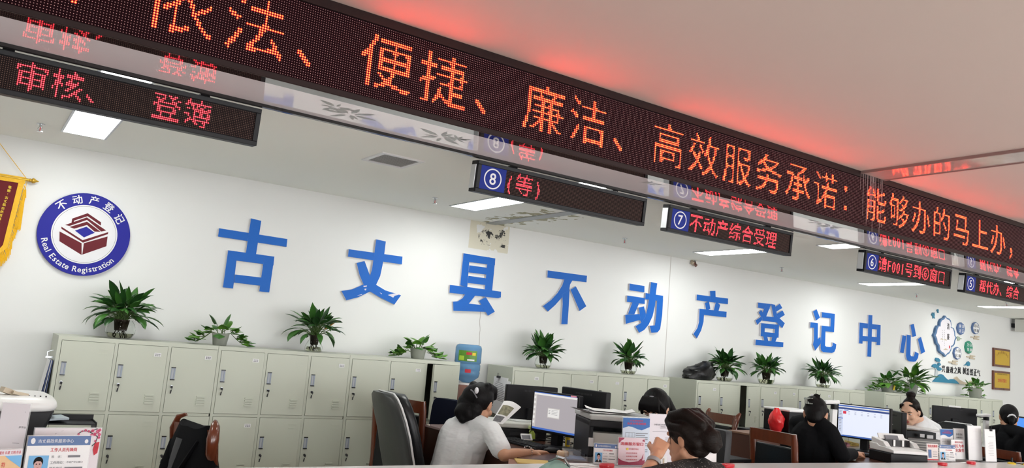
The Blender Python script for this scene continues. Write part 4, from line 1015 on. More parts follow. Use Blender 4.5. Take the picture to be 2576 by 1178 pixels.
# ------------------------------------------------------------------ screens
def monitor(bl, br, tl, d1, label, front=True, d2=None, screen=None, thick=0.045, brand=False):
    c, yaw, w = base(bl, br, d1, d2); h = (P(*tl, d=d1) - P(*bl, d=d1)).length
    if not front: yaw += PI
    z0 = c.z
    t = thing('computer_monitor', label, 'monitor', (c.x, c.y, DZ), yaw, 'computer monitors'); zb = z0 - DZ
    if not front: pass
    m = MB(); m.bb((-w / 2, 0, zb), (w / 2, thick, zb + h)); obj('casing', m, M['black'], t, bevel=0.006)
    m = MB(); b = 0.014; m.bb((-w / 2 + b, -0.002, zb + b * 1.6), (w / 2 - b, 0.002, zb + h - b))
    sh = obj('screen', m, screen if screen else M['blackg'], t)
    m = MB(); m.bb((-0.03, thick * .4, 0.0), (0.03, thick + 0.03, zb + h * .35)); obj('stand', m, M['black'], t, bevel=0.004)
    m = MB(); m.lathe([(0.1, 0.0), (0.1, 0.008), (0.03, 0.016), (0.001, 0.016)], (0, thick * .6, 0), n=28); obj('foot', m, M['black'], t, smooth=50)
    if not front:
        m = MB()
        for k in range(14): m.bb((-w * .18 + k * w * .36 / 14, thick - .001, zb + h * .82), (-w * .18 + k * w * .36 / 14 + w * .012, thick + 0.0012, zb + h * .88))
        obj('vents', m, M['ink'], t)
    return t, w, h, zb
S1 = emis('grey_screen', (0.42, 0.385, 0.41), 0.95); S2 = emis('white_screen', (0.80, 0.84, 1.0), 1.0); S3 = emis('blue_screen', (0.06, 0.30, 1.0), 1.0)
def scr(t, w, h, zb, rects, name='screen_image', y=-0.0028):
    for k, (mt, x0, x1, z0, z1) in enumerate(rects): pass
    m = MB(); mats = []
    for k, (mt, x0, x1, z0, z1) in enumerate(rects):
        if mt not in mats: mats.append(mt)
        m.m = mats.index(mt); yy = y - 0.0003 * k
        m.add([(-w / 2 + w * x0, yy, zb + h * z0), (-w / 2 + w * x1, yy, zb + h * z0), (-w / 2 + w * x1, yy, zb + h * z1), (-w / 2 + w * x0, yy, zb + h * z1)], [(0, 1, 2, 3)])
    return obj(name, m, mats, t)
EW = emis('screen_white', (0.82, 0.80, 0.78), 0.95); EB = emis('screen_blue', (0.05, 0.16, 0.62), 0.8); EL = emis('screen_pale', (0.62, 0.58, 0.56), 0.9); ER = emis('screen_red', (0.75, 0.02, 0.06), 0.9); EG = emis('screen_grey', (0.33, 0.36, 0.44), 0.9); EP = emis('screen_pink', (0.7, 0.25, 0.32), 0.8); EK = emis('screen_ink', (0.25, 0.25, 0.3), 0.5); ES = emis('screen_side', (0.62, 0.68, 0.85), 1.0); ED = emis('screen_navy', (0.02, 0.07, 0.32), 0.7)
q = monitor((1334, 1083), (1450, 1105), (1357, 985), 5.4, 'square monitor showing a grey window in front of the woman in white', screen=S1)
scr(*q, [(EW, .04, .96, .90, .945), (EB, .04, .96, .945, .965), (EL, .04, .10, .12, .90), (EB, .04, .96, .065, .11), (EL, .36, .62, .38, .62), (EW, .37, .61, .40, .60)] + [(EK, .385, .42, .55 - .035 * k, .56 - .035 * k) for k in range(3)] + [(EK, .45, .58, .57 - .035 * k, .576 - .035 * k) for k in range(4)] + [(EW, .05, .09, .8 - .12 * k, .86 - .12 * k) for k in range(6)] + [(EP, .84, .96, .955, .99)])
monitor((1264, 1052), (1393, 1060), (1277, 968), 5.75, 'wide black monitor seen from behind, left of the grey screen', front=False)
t, w, h, zb = monitor((1420, 1046), (1533, 1066), (1422, 974), 5.45, 'black monitor seen from behind, right of the grey screen', front=False)
q = monitor((2104, 1098), (2240, 1117), (2105, 1015), 7.0, 'wide bright monitor showing a blue and white web form', screen=S2)
scr(*q, [(EB, .03, .97, .915, .97), (EW, .03, .97, .885, .915), (ED, .03, .97, .83, .885), (ES, .03, .12, .05, .83), (ER, .12, .18, .70, .78), (EB, .03, .12, .55, .575), (EB, .03, .97, .04, .07), (EW, .03, .97, .955, .975)] + [(EK, .05, .095, .78 - .045 * k, .79 - .045 * k) for k in range(14)] + [(EK, x, x + .035, z, z + .008) for x in (.22, .34, .46, .58, .70, .82) for z in (.78, .73, .70)] + [(EB, .15, .23, .80, .82)])
monitor((2243, 1106), (2281, 1109), (2242, 1037), 7.35, 'black monitor seen from behind right beside the bright wide screen', front=False, d2=7.0)
t, w, h, zb = monitor((2343, 1063), (2455, 1074), (2342, 1020), 8.6, 'black monitor with a small white webcam, behind the leather chair', front=False)
m = MB(); m.bb((-.06, 0.0, zb + h - .004), (.06, .05, zb + h + .014)); obj('webcam', m, M['white'], t, bevel=.004, label='white webcam')
monitor((2553, 1083), (2600, 1092), (2553, 1047), 8.6, 'monitor with a blue desktop beside the farthest woman', screen=S3)
monitor((2086, 1090), (2100, 1096), (2091, 1042), 7.2, 'narrow edge of a black monitor between the woman in black and the bright screen', front=False, d2=6.8)

# ------------------------------------------------------------------ chairs
def exec_chair(loc, rz, label, s=1.0, ztop=1.16):
    t = thing('office_chair', label, 'chair', loc, rz, 'black leather office chairs')     # faces local -y
    W_ = 0.50 * s
    prof = [(0.47, 0.10, .40), (0.56, 0.14, .46), (0.68, 0.18, .48), (0.80, 0.215, .48), (0.90, 0.24, .47), (1.0, 0.275, .46), (1.08, 0.305, .42), (1.13, 0.325, .36), (1.155, 0.33, .25)]
    k = ztop / 1.155
    def shell(y_off, th, wf):
        rg = []
        for z, y, wd2 in prof:
            wd2 *= W_ / .5 * wf; r = []
            for i in range(24):
                a = 2 * PI * i / 24; cx = math.copysign(abs(math.cos(a)) ** 0.35, math.cos(a)); cy = math.copysign(abs(math.sin(a)) ** 0.7, math.sin(a))
                r.append((wd2 / 2 * cx, y + y_off + th / 2 * cy - 0.03 * (abs(cx) ** 3), z * k))
            rg.append(r)
        return rg
    m = MB(); m.rings(shell(0.035, 0.05, 1.0)); obj('back_shell', m, M['greyleather'], t, smooth=60)
    m = MB(); m.rings(shell(-0.025, 0.10, 0.99)); obj('back_cushion', m, M['leather'], t, smooth=60)
    edge = [(wd2 * W_ / .5 / 2 * 1.005, y - 0.005, z * k) for z, y, wd2 in prof]
    m = MB(); m.tube(edge + [(-x, y, z) for x, y, z in reversed(edge)], 0.0065, 8); obj('piping', m, M['piping'], t, smooth=60)
    m = MB()
    for z, y in ((0.93, .20), (0.72, .135)): m.tube([(-W_ * .46, y + .0, z * k), (0, y - .012, z * k), (W_ * .46, y + .0, z * k)], 0.006, 6)
    obj('seams', m, M['ink'], t)
    m = MB(); m.rings([[(x * W_ * 1.04, -0.28 + (y + .5) * .5, z) for x, y in [(-.5, -.5), (0, -.54), (.5, -.5), (.52, 0), (.5, .5), (-.5, .5), (-.52, 0)]] for z in (0.40, 0.43, 0.49, 0.51)]); obj('seat', m, M['leather'], t, bevel=.012)
    for sx in (-1, 1):
        m = MB(); x = sx * (W_ / 2 + 0.035); m.tube([(x, .16, .60), (x, .05, .66), (x, -.22, .66), (x, -.25, .5), (x * .9, -.15, .44)], 0.016, 8); obj('arm', m, M['aluminium'], t, smooth=50)
        m = MB(); m.box((x, -.08, .68), (.05, .3, .03)); obj('arm_pad', m, M['leather'], t, bevel=.01)
    m = MB(); m.cyl((0, -.05, .06), (0, -.05, .40), .028)
    for i in range(5):
        a = 2 * PI * i / 5 + .3; m.tube([(0, -.05, .1), (.27 * math.cos(a), -.05 + .27 * math.sin(a), .065)], [.022, .016], 8); m.ell((.27 * math.cos(a), -.05 + .27 * math.sin(a), .03), .029)
    obj('base', m, M['aluminium'], t, smooth=50)
    return t
def conf_chair(bl, br, d1, ztop, label, rz=None, d2=None, w=None, back=True, horns=False, lean=0.06, arms=True, sd=.42):
    """wooden meeting chair; bl, br: the outer ends of its top rail"""
    c, yaw, wd2 = base(bl, br, d1, d2); w = w or wd2; yaw = yaw if rz is None else rz
    t = thing('wooden_chair', label, 'chair', (c.x, c.y, 0), yaw, 'red-brown wooden meeting chairs'); H = c.z if ztop is None else ztop; s = 1 if back else -1
    # seat towards local +y (seen from behind) or -y
    for sx in (-1, 1):
        m = MB(); x = sx * (w / 2 - 0.02)
        m.tube([(x * 1.02, 0, 0), (x, 0.0, .45), (x, s * .01, .7), (x, -s * lean * .3, H - .05), (x, -s * lean * .4, H + .005)], [.016, .022, .021, .021, .016], 8, flat=1.3); obj('rear_leg', m, M['wood'], t, smooth=50)
        m = MB(); m.tube([(x, s * sd, 0), (x, s * sd, .62)], .019, 8); obj('front_leg', m, M['wood'], t, smooth=50)
        if horns: m = MB(); m.tube([(x, 0, H - .16), (x * 1.04, -s * .015, H - .06), (x * 1.08, -s * .035, H + .0), (x * 1.1, -s * .055, H + .025)], [.018, .022, .020, .012], 10); obj('post_cap', m, M['wood'], t, smooth=60)
        if not arms: continue
        m = MB(); m.tube([(x, 0, .64), (x * 1.03, s * .2, .66), (x * 1.03, s * .45, .635)], .021, 8); obj('armrest', m, M['wood'], t, smooth=50)
    m = MB(); zt = H; x = w / 2 - .03
    rg = []
    for i in range(9):
        q = -1 + 2 * i / 8; y = s * 0.012 * (1 - q * q); r = .012
        rg.append([(q * x, y - .017 - s * lean * .35, zt - .085 + r), (q * x, y + .017 - s * lean * .35, zt - .085 + r), (q * x, y + .014 - s * lean * .4, zt - .008 + r), (q * x, y - .014 - s * lean * .4, zt - .008 + r)])
    m.rings(rg); obj('top_rail', m, M['wood'], t, smooth=30)
    m = MB(); m.box((0, -s * .004, (zt - .09 + .52) / 2), (w - .085, .03, zt - .09 - .52), (s * -.03, 0, 0)); obj('back_pad', m, M['leather'], t, bevel=.01)
    m = MB(); m.bb((-w / 2 + .05, -.012, .47), (w / 2 - .05, .012, .52)); obj('lower_rail', m, M['wood'], t)
    m = MB(); m.box((0, s * (sd / 2 + .01), .455), (w - .05, sd, .06)); obj('seat', m, M['leather'], t, bevel=.015)
    return t
ec = exec_chair((2.575, 4.62, 0), math.radians(90 - 4), 'large black leather chair with white piping beside the woman in white', ztop=1.155)
exec_chair((8.02, 4.25, 0), math.radians(-92), 'black leather chair with white piping behind the worker with the high bun', ztop=1.115)
conf_chair((962, 1003), (1061, 1004), 5.45, None, 'wooden meeting chair with black leather behind the white-piped leather chair', w=.46, d2=5.25, arms=False, sd=.2)
conf_chair((1772, 1041), (1851, 1043), 6.9, None, 'wooden meeting chair with rounded shiny posts in front of the ajar locker', d2=6.6, back=False, horns=True)
conf_chair((1894, 1076), (2010, 1097), 5.75, None, 'wooden meeting chair with scuffed posts behind the woman in the black suit')
conf_chair((2478, 1128), (2530, 1132), 7.3, None, 'wooden meeting chair half hidden behind the narrow clipped notice', d2=7.15, w=.45)
# chair with a jacket over its back
t = conf_chair((448, 1064), (560, 1086), 4.25, None, 'wooden armchair with a black jacket hung over its back', d2=3.95, w=.42)
H = base((448, 1064), (560, 1086), 4.25, 3.95)[0].z
for o in list(t.children):
    if o.name.startswith('rear_leg'):
        sx = 1 if o.data.vertices[0].co.x > 0 else -1
        m = MB(); x = sx * .19; m.tube([(x * .98, -.0, H - .17), (x * 1.06, -.03, H - .10), (x * 1.10, -.035, H - .03), (x * 1.0, -.02, H + .03), (x * .8, 0.0, H + .045)], [.018, .030, .033, .026, .014] if sx > 0 else [.012, .016, .017, .016, .010], 10, flat=.7); obj('shoulder_horn', m, M['wood'], t, smooth=60)
j = thing('black_jacket', 'black jacket draped over the back of the wooden armchair', 'jacket', t.location, t.rotation_euler.z)
rnd = random.Random(8); rg = []
for i in range(13):
    a = i / 12; z = H + .03 - a * .62; ww = .135 + .085 * min(1, a * 3.0) + .03 * a; th = .045 + .055 * min(1, a * 2)
    r = []
    for k in range(28):
        an = 2 * PI * k / 28; fold = 1 + .10 * math.sin(an * 5 + a * 4) * a
        r.append((ww * math.copysign(abs(math.cos(an)) ** .6, math.cos(an)) * (1 + .02 * math.sin(a * 9)), -.02 + th * math.sin(an) * fold, z + .025 * math.cos(an * 2) * (1 - a) - .03 * abs(math.cos(an)) * (1 - a)))
    rg.append(r)
m = MB(); m.rings(rg); obj('shell', m, M['cloth'], j, smooth=60)
m = MB(); rg = []
for i in range(9):
    a = i / 8; z = H - .06 - a * .5; r = [(-.045 - .04 * a + dx * (.035 + .025 * a), -.075 - .035 * min(1, a * 2) + dy, z) for dx, dy in ((-1, .0), (0, -.012), (1, 0), (1, .03), (-1, .03))]; rg.append(r)
m.rings(rg); obj('lining', m, mat('jacket_lining', (0.05, 0.05, 0.056), 0.55, bump=.2, bscale=20), j, smooth=50, label='grey satin lining')
m = MB(); m.tube([(-.15, -.05, H - .08), (-.09, -.105, H - .2), (-.12, -.13, H - .45)], [.02, .03, .035], 8, flat=.4); m.tube([(.12, -.06, H - .05), (.06, -.105, H - .2), (.09, -.13, H - .5)], [.02, .035, .04], 8, flat=.4); obj('lapel', m, M['cloth'], j, smooth=60)
# plain office chair backs
def task_chair(bl, br, d1, d2, label, col, flip=False, H=None):
    c, yaw, w = base(bl, br, d1, d2); yaw += PI * flip; t = thing('office_chair', label, 'chair', (c.x, c.y, 0), yaw, 'dark fabric office chairs'); H = c.z
    rg = []
    for z, f_, y in ((H - .62, .98, .05), (H - .5, 1.12, .02), (H - .36, 1.08, .012), (H - .2, 1.0, 0), (H - .06, .98, .01), (H - .02, .93, .015), (H, .80, .02)):
        rg.append([(w / 2 * f_ * math.copysign(abs(math.cos(a)) ** .4, math.cos(a)), y - .02 * math.cos(2 * a) + .035 * math.sin(a), z) for a in [2 * PI * k / 20 for k in range(20)]])
    m = MB(); m.rings(rg); obj('backrest', m, col, t, smooth=60)
    m = MB(); m.box((0, .20, .46), (w * 1.05, .38, .07)); obj('seat', m, M['cloth'], t, bevel=.02)
    m = MB(); m.tube([(0, .04, H - .35), (0, .06, .5), (0, .2, .42)], .02, 8); obj('spine', m, M['black'], t)
    m = MB(); m.cyl((0, .19, .06), (0, .19, .43), .026)
    for i in range(5):
        a = 2 * PI * i / 5; m.tube([(0, .19, .09), (.2 * math.cos(a), .19 + .2 * math.sin(a), .06)], [.02, .015], 8); m.ell((.2 * math.cos(a), .19 + .2 * math.sin(a), .028), .027)
    obj('base', m, M['black'], t)
    return t
task_chair((1092, 1003), (1158, 1008), 5.6, 5.4, 'navy fabric office chair behind the woman in white', M['navy'])
task_chair((1776, 1078), (1834, 1084), 5.2, 5.0, 'dark grey office chair between the visitor and the brown board', mat('dark_grey_mesh', (0.03, 0.032, 0.035), .6))

# ------------------------------------------------------------------ brown side cabinets
def block(name, bl, br, d1, d2, depth, label, cat, mt, top=None, z0=0.0, dirn=1):
    c, yaw, w = base(bl, br, d1, d2); t = thing(name, label, cat, (c.x, c.y, z0), yaw); h = c.z - z0
    m = MB(); m.bb((-w / 2, 0, 0), (w / 2, depth, h - (.012 if top else 0))); obj('carcass', m, M[mt], t, bevel=.003)
    if top: m = MB(); m.bb((-w / 2 - .006, -.006, h - .012), (w / 2 + .006, depth + .006, h)); obj('top', m, top, t)
    return t
block('side_cabinet', (1070, 1066), (1118, 1083), 5.2, 5.0, .30, 'low brown side cabinet with a glass top behind the woman in white', 'cabinet', 'browncab' if 'browncab' in M else 'woodd', top=mat('pink_glass_top', (0.6, 0.45, 0.44), .1, coat=.5))
M['board'] = mat('brown_board', (0.085, 0.034, 0.022), .45, noise=.1)
block('side_cabinet', (1832, 1082), (1900, 1094), 6.0, None, .28, 'plain brown cabinet between the visitor and the wooden chair', 'cabinet', 'board', top=mat('tan_top', (0.23, 0.12, 0.075), .5))
# ================================================================== notices and small things on the counter
def stand(x0, x1, ytop, ybase, Y0, Y1, name, label, cat, face='paper', group=None, lean=0.06, depth=0.06, board='acrylic', z=None):
    """an upright notice standing on the counter; returns thing, width, height"""
    zb = CT if z is None else z
    a = P(x0, ybase, Y=Y0); b = P(x1, ybase, Y=Y1); v = b - a; c = (a + b) / 2
    h = ((P(x0, ytop, Y=Y0).z + P(x1, ytop, Y=Y1).z) / 2 - zb); w = Vector((v.x, v.y)).length
    t = thing(name, label, cat, (c.x, c.y, zb), math.atan2(v.y, v.x), group)
    m = MB(); m.box((0, 0.012 + lean * h / 2, h / 2 + .002), (w, .004, h - .004), (-lean, 0, 0)); m.bb((-w / 2, 0, 0), (w / 2, depth, .003))
    if board: obj('holder', m, M[board], t)
    m = MB(); m.box((0, 0.0095 + lean * h / 2, h / 2 + .002), (w - .006, .0012, h - .01), (-lean, 0, 0)); obj('sheet', m, M[face] if isinstance(face, str) else face, t)
    R_ = Euler((-lean, 0, 0)).to_matrix()
    def pt(u, v_, k=0):                               # u, v in 0..1 over the sheet
        return Vector((0, 0.0085 + lean * h / 2, h / 2 + .002)) + R_ @ Vector(((u - .5) * (w - .006), -0.0006 - 0.0004 * k, (v_ - .5) * (h - .01)))
    return t, w, h, pt
def patch(mb, pt, rects, k=1):
    for r in rects:
        mb.m = r[4] if len(r) > 4 else 0
        mb.add([pt(r[0], r[2], k), pt(r[1], r[2], k), pt(r[1], r[3], k), pt(r[0], r[3], k)], [(0, 1, 2, 3)])
def poly(mb, pt, pts, mi=0, k=1):
    mb.m = mi; ar = sum(pts[i][0] * pts[(i + 1) % len(pts)][1] - pts[(i + 1) % len(pts)][0] * pts[i][1] for i in range(len(pts)))
    q = [pt(u, v, k) for u, v in (pts if ar > 0 else pts[::-1])]; mb.add(q, [tuple(range(len(q)))])
def circ(u, v, ru, rv, n=18): return [(u + ru * math.cos(2 * PI * i / n), v + rv * math.sin(2 * PI * i / n)) for i in range(n)]
def write(mb, pt, s, u, v, wu, hv=None, k=2, mi=0, off=.01):
    mb.m = mi; xd = (pt(1, .5) - pt(0, .5)); zd = (pt(.5, 1) - pt(.5, 0)); W_, H_ = xd.length, zd.length
    mb.text(s, pt(u, v, k), w=wu * W_, h=hv * H_ if hv else None, xd=xd.normalized(), zd=zd.normalized(), off=off)
def card(st, rich=True):
    """staff card: blue heading, portrait, lines"""
    t, w, h, pt = st
    m = MB(); patch(m, pt, [(.0, 1, .78, 1)]); obj('heading', m, M['slateink'], t)
    m = MB(); patch(m, pt, [(.05, .36, .06, .55)]); obj('portrait_ground', m, M['sky'], t)
    m = MB(); poly(m, pt, [(.06, .06), (.10, .17), (.17, .2), (.24, .2), (.31, .17), (.35, .06)], 0, 2); poly(m, pt, circ(.205, .40, .075, .125), 1, 2); poly(m, pt, circ(.205, .33, .062, .13), 2, 3)
    poly(m, pt, [(.18, .2), (.23, .2), (.205, .08)], 3, 3); poly(m, pt, [(.14, .37), (.15, .44), (.2, .47), (.26, .44), (.27, .37), (.24, .42), (.18, .425)], 1, 4)
    for u in (.18, .23): poly(m, pt, circ(u, .355, .013, .012, 10), 1, 4)
    poly(m, pt, circ(.205, .265, .02, .010, 10), 4, 4); obj('portrait', m, [M['ink'], M['hair'], M['facep'], M['paper'], M['lip']], t)
    m = MB(); write(m, pt, '古丈县政务服务中心', .44, .885, .56, .09); poly(m, pt, circ(.08, .89, .035, .07), 0, 2); poly(m, pt, circ(.93, .87, .03, .05), 0, 2); obj('heading_text', m, M['signwhite'], t)
    m = MB(); write(m, pt, '工作人员先锋岗', .58, .68, .42, .09, off=.02); obj('title', m, M['redink'], t)
    m = MB()
    for s, u, v, ww in (('姓    名：', .48, .52, .16), ('工作岗位：', .50, .38, .22), ('不动产中心窗口', .78, .385, .26), ('联系电话：', .50, .25, .22), ('我的承诺：', .49, .12, .18)): write(m, pt, s, u, v, ww)
    patch(m, pt, [(.66, .86, .495, .545), (.63, .92, .225, .27), (.44, .93, .045, .06)], 2); obj('lines', m, M['greyink'], t)
M['sky'] = mat('portrait_blue', (0.16, 0.42, 0.72), .5); M['facep'] = mat('printed_face', (0.62, 0.38, 0.36), .6)
card(stand(1493, 1554, 1117, 1166, 3.45, 3.40, 'staff_card', 'small staff card with a portrait beside the red ink pad, before the pump bottle', 'card', group='staff cards on the counter'))
# pink service pledge
t, w, h, pt = stand(1556, 1625, 1102, 1163, 3.39, 3.36, 'pledge_sign', 'pink and crimson service pledge sign in front of the printer', 'sign', 'pinkpaper' if 'pinkpaper' in M else mat('pink_paper', (0.78, 0.62, 0.68), .6))
m = MB(); poly(m, pt, [(0, 0), (1, 0), (1, .2), (.93, .17), (.85, .24), (.75, .15), (.6, .12), (.4, .10), (.25, .13), (.12, .17), (0, .25)]); poly(m, pt, [(0, 1), (.22, 1), (.17, .93), (.1, .9), (.05, .83), (0, .8)]); poly(m, pt, [(.86, .2), (.92, .22), (.95, .42), (.9, .3)]); poly(m, pt, [(.88, .9), (.97, .97), (.99, .86)])
obj('ornament', m, mat('crimson', (0.33, 0.02, 0.07), .5), t)
m = MB(); write(m, pt, '清廉服务窗口', .5, .78, .86, .12, off=.03); write(m, pt, '率先垂范守初心', .58, .59, .36, .06)
for i, s in enumerate(('政治立场坚定', '业务能力过硬', '为民服务高效')): write(m, pt, s, .5, .44 - .12 * i, .42, .05)
obj('lettering', m, M['redink'], t)
m = MB(); poly(m, pt, circ(.33, .59, .045, .045), 0, 3); obj('emblem', m, M['yellow'], t)
# blue headed A4 notice
def wave(t, pt, x0=0, x1=1, top='行政审批服务', mats=('blueink', 'signwhite')):
    L = lambda u: x0 + (x1 - x0) * u
    m = MB(); poly(m, pt, [(L(0), .99), (L(1), .99), (L(1), .80), (L(.85), .76), (L(.7), .72), (L(.55), .74), (L(.35), .79), (L(.2), .80), (L(0), .76)]); obj('blue_header', m, M[mats[0]], t)
    m = MB(); write(m, pt, top, L(.5), .93, .5 * (x1 - x0), .04); write(m, pt, '业务办理流程图', L(.5), .865, .7 * (x1 - x0), .05, off=.03); obj('header_text', m, M['redink'], t)
    m = MB()
    for k in range(11): patch(m, pt, [(L(.48), L(.93 - .1 * (k % 3 == 1)), .64 - .045 * k, .655 - .045 * k)], 2)
    for u in (.1, .22, .34, .44): patch(m, pt, [(L(u), L(u + .008), .2, .66)], 2)
    for v in (.66, .55, .42, .3, .2): patch(m, pt, [(L(.1), L(.45), v, v + .006)], 2)
    obj('printing', m, M['greyink'], t)
t, w, h, pt = stand(1566, 1636, 1051, 1160, 3.46, 3.44, 'notice_stand', 'tall notice with a blue wavy heading behind the pink pledge sign', 'notice', mat('pale_blue_paper', (0.60, 0.68, 0.78), .6)); wave(t, pt)
t, w, h, pt = stand(1633, 1702, 1043, 1160, 3.47, 3.45, 'notice_stand', 'tall white printed notice behind the visitor\'s raised hand', 'notice', 'lilac')
m = MB(); write(m, pt, '办事指南及办理材料清单目录', .55, .78, .75, .035); write(m, pt, '一次性告知书', .5, .735, .25, .03); patch(m, pt, [(.12, .95, .63, .637), (.4, .75, .70, .704)], 2)
for k in range(3):
    for u in (.2, .6): patch(m, pt, [(u, u + .2, .5 - .04 * k, .508 - .04 * k)], 2)
obj('printing', m, M['greyink'], t)
t, w, h, pt = stand(1768, 1806, 1126, 1160, 3.42, 3.40, 'paper_notice', 'small white handwritten notice behind the visitor\'s bun', 'notice', 'paper', board=None)
m = MB(); write(m, pt, '请排队', .55, .7, .7, .2); obj('handwriting', m, M['greyink'], t)
t, w, h, pt = stand(1652, 1682, 1148, 1176, 3.20, 3.20, 'leaflet', 'small purple and white leaflet below the visitor\'s wrist', 'leaflet', 'paper', board=None)
m = MB(); patch(m, pt, [(0, 1, 0, .42)]); obj('band', m, mat('violet_ink', (0.10, 0.06, 0.42), .5), t); m = MB(); patch(m, pt, [(.1, .4, .5, .9), (.6, .75, .5, .85)]); obj('picture', m, M['sand'], t)
# right hand group
t, w, h, pt = stand(2335, 2364, 1117, 1164, 3.38, 3.36, 'staff_card', 'small staff card with a pink and red heading at the right counter', 'card', 'pinkpaper2' if 'pinkpaper2' in M else mat('cream_pink_paper', (0.76, 0.68, 0.66), .6), group='staff cards on the counter')
m = MB(); write(m, pt, '党员先锋岗', .5, .86, .85, .16, off=.03); patch(m, pt, [(0, 1, 0, .07)]); obj('heading', m, M['redink'], t)
m = MB(); patch(m, pt, [(.1, .38, .15, .65)]); obj('portrait', m, M['slateink'], t); m = MB(); patch(m, pt, [(.5, .9, .5 - .14 * k, .53 - .14 * k) for k in range(3)]); obj('lines', m, M['greyink'], t)
card(stand(2366, 2407, 1120, 1164, 3.36, 3.32, 'staff_card', 'small blue-headed staff card between the pink card and the red-lettered sheet', 'card', group='staff cards on the counter'))
t, w, h, pt = stand(2397, 2432, 1107, 1156, 3.42, 3.40, 'leaflet_holder', 'clear holder of leaflets with big red characters', 'leaflet', 'paper', depth=.05)
m = MB(); write(m, pt, '以民为本', .5, .68, .85, .18, off=.02); write(m, pt, '优化服务', .5, .45, .85, .18, off=.02); write(m, pt, '便民利民', .55, .87, .6, .1); obj('lettering', m, M['redink'], t); m = MB(); write(m, pt, '为民', .2, .25, .25, .12); obj('small_text', m, M['slateink'], t)
t, w, h, pt = stand(2370, 2403, 1080, 1152, 3.49, 3.47, 'notice_stand', 'notice with a blue wavy heading behind the right staff cards', 'notice', 'paper', z=CT); wave(t, pt)
t, w, h, pt = stand(2404, 2432, 1079, 1152, 3.47, 3.45, 'notice_stand', 'grey-white notice behind the red-lettered leaflets', 'notice', 'paper')
m = MB(); write(m, pt, '办理须知', .5, .8, .6, .08); write(m, pt, '温馨提示', .5, .7, .6, .06); obj('printing', m, M['greyink'], t)
t, w, h, pt = stand(2440, 2475, 1072, 1162, 3.36, 3.33, 'notice_stand', 'tall blank-looking white notice before the document camera', 'notice', 'paper')
m = MB(); patch(m, pt, [(.38, .62, .85, .855), (.38, .66, .835, .84)] + [(.2, .8, .6 - .04 * k, .603 - .04 * k) for k in range(10)]); obj('printing', m, M['lilac'], t)
t, w, h, pt = stand(2483, 2511, 1081, 1168, 3.28, 3.26, 'clipped_notice', 'narrow white notice held by a black binder clip', 'notice', 'paper', depth=.07)
m = MB(); patch(m, pt, [(.3, .85, .77, .778)] + [(.35 - .1 * (k % 2), .75, .6 - .05 * k, .606 - .05 * k) for k in range(9)]); obj('printing', m, M['greyink'], t)
c = pt(.55, .985, 2); m = MB(); m.box(c, (.022, .016, .018)); m.tube([c + Vector((-.006, 0, .005)), c + Vector((-.014, 0, .03)), c + Vector((-.004, 0, .03))], .0012, 5); m.tube([c + Vector((.006, 0, .005)), c + Vector((.014, 0, .03)), c + Vector((.004, 0, .03))], .0012, 5); obj('binder_clip', m, M['ink'], t)
# left hand group
card(stand(58, 222, 1097, 1186, 3.28, 3.30, 'staff_card', 'large staff card with a portrait at the lower left corner', 'card', group='staff cards on the counter'))
t, w, h, pt = stand(72, 246, 1077, 1180, 3.42, 3.44, 'notice_stand', 'clear notice holder with a red plum blossom print behind the largest staff card', 'notice', mat('rose_white_paper', (0.76, 0.70, 0.73), .6), lean=.04)
m = MB()
br = [[(.64, .87), (.70, .93), (.76, .94), (.82, .91), (.88, .86), (.95, .80), (.99, .77)], [(.82, .91), (.88, .96), (.93, .99)], [(.95, .8), (.93, .66), (.88, .58)], [(.88, .86), (.96, .9)]]
for b in br:
    for i in range(len(b) - 1):
        (a0, b0), (a1, b1) = b[i], b[i + 1]; L = math.hypot(a1 - a0, b1 - b0); nx, ny = -(b1 - b0) / L * .006, (a1 - a0) / L * .01
        poly(m, pt, [(a0 - nx, b0 - ny), (a1 - nx, b1 - ny), (a1 + nx, b1 + ny), (a0 + nx, b0 + ny)], 0, 2)
for u, v, r in ((.65, .86, .014), (.70, .93, .012), (.75, .95, .018), (.80, .93, .016), (.86, .94, .022), (.90, .86, .024), (.85, .84, .018), (.94, .93, .026), (.97, .85, .022), (.97, .78, .018), (.92, .70, .014), (.97, .96, .02)):
    for k in range(5):
        a = 2 * PI * k / 5 + u * 9; poly(m, pt, circ(u + r * .7 * math.cos(a), v + r * 1.1 * math.sin(a), r * .5, r * .8, 8), 1, 3)
obj('plum_branch', m, [M['ink'], mat('plum_red', (0.55, 0.05, 0.14), .5)], t)
m = MB(); poly(m, pt, [(.92, .66), (.99, .68), (.98, .42), (.93, .36), (.9, .5)], 0, 2); write(m, pt, '办', .955, .55, .05, .1, 4); obj('red_panel', m, M['redink'], t)
m = MB(); poly(m, pt, [(.30, .86), (.33, .89), (.30, .875)], 0, 2); poly(m, pt, [(.38, .93), (.43, .95), (.39, .94)], 0, 2); obj('birds', m, M['greyink'], t)
t, w, h, pt = stand(-12, 54, 1131, 1190, 3.22, 3.24, 'leaflet_holder', 'clear holder with an orange and blue temple poster at the left edge', 'leaflet', mat('orange_print', (0.75, 0.50, 0.28), .6))
m = MB(); patch(m, pt, [(0, 1, .82, 1)]); obj('pale_heading', m, M['lilac'], t); m = MB(); poly(m, pt, [(.3, .82), (1, .82), (1, .45), (.7, .6), (.5, .7)], 0, 1); obj('blue_sky', m, M['sky'], t)
m = MB(); poly(m, pt, [(.55, .2), (.6, .3), (.7, .33), (.78, .42), (.86, .33), (.95, .3), (1, .2)], 0, 2); patch(m, pt, [(.6, .97, 0, .2)], 2); obj('temple', m, mat('temple_print', (0.55, 0.25, 0.10), .6), t)
m = MB(); write(m, pt, '服务 共建 文明 传承', .5, .91, .9, .1); write(m, pt, '符', .28, .55, .15, .15); write(m, pt, '高', .4, .15, .3, .25); obj('lettering', m, M['redink'], t)
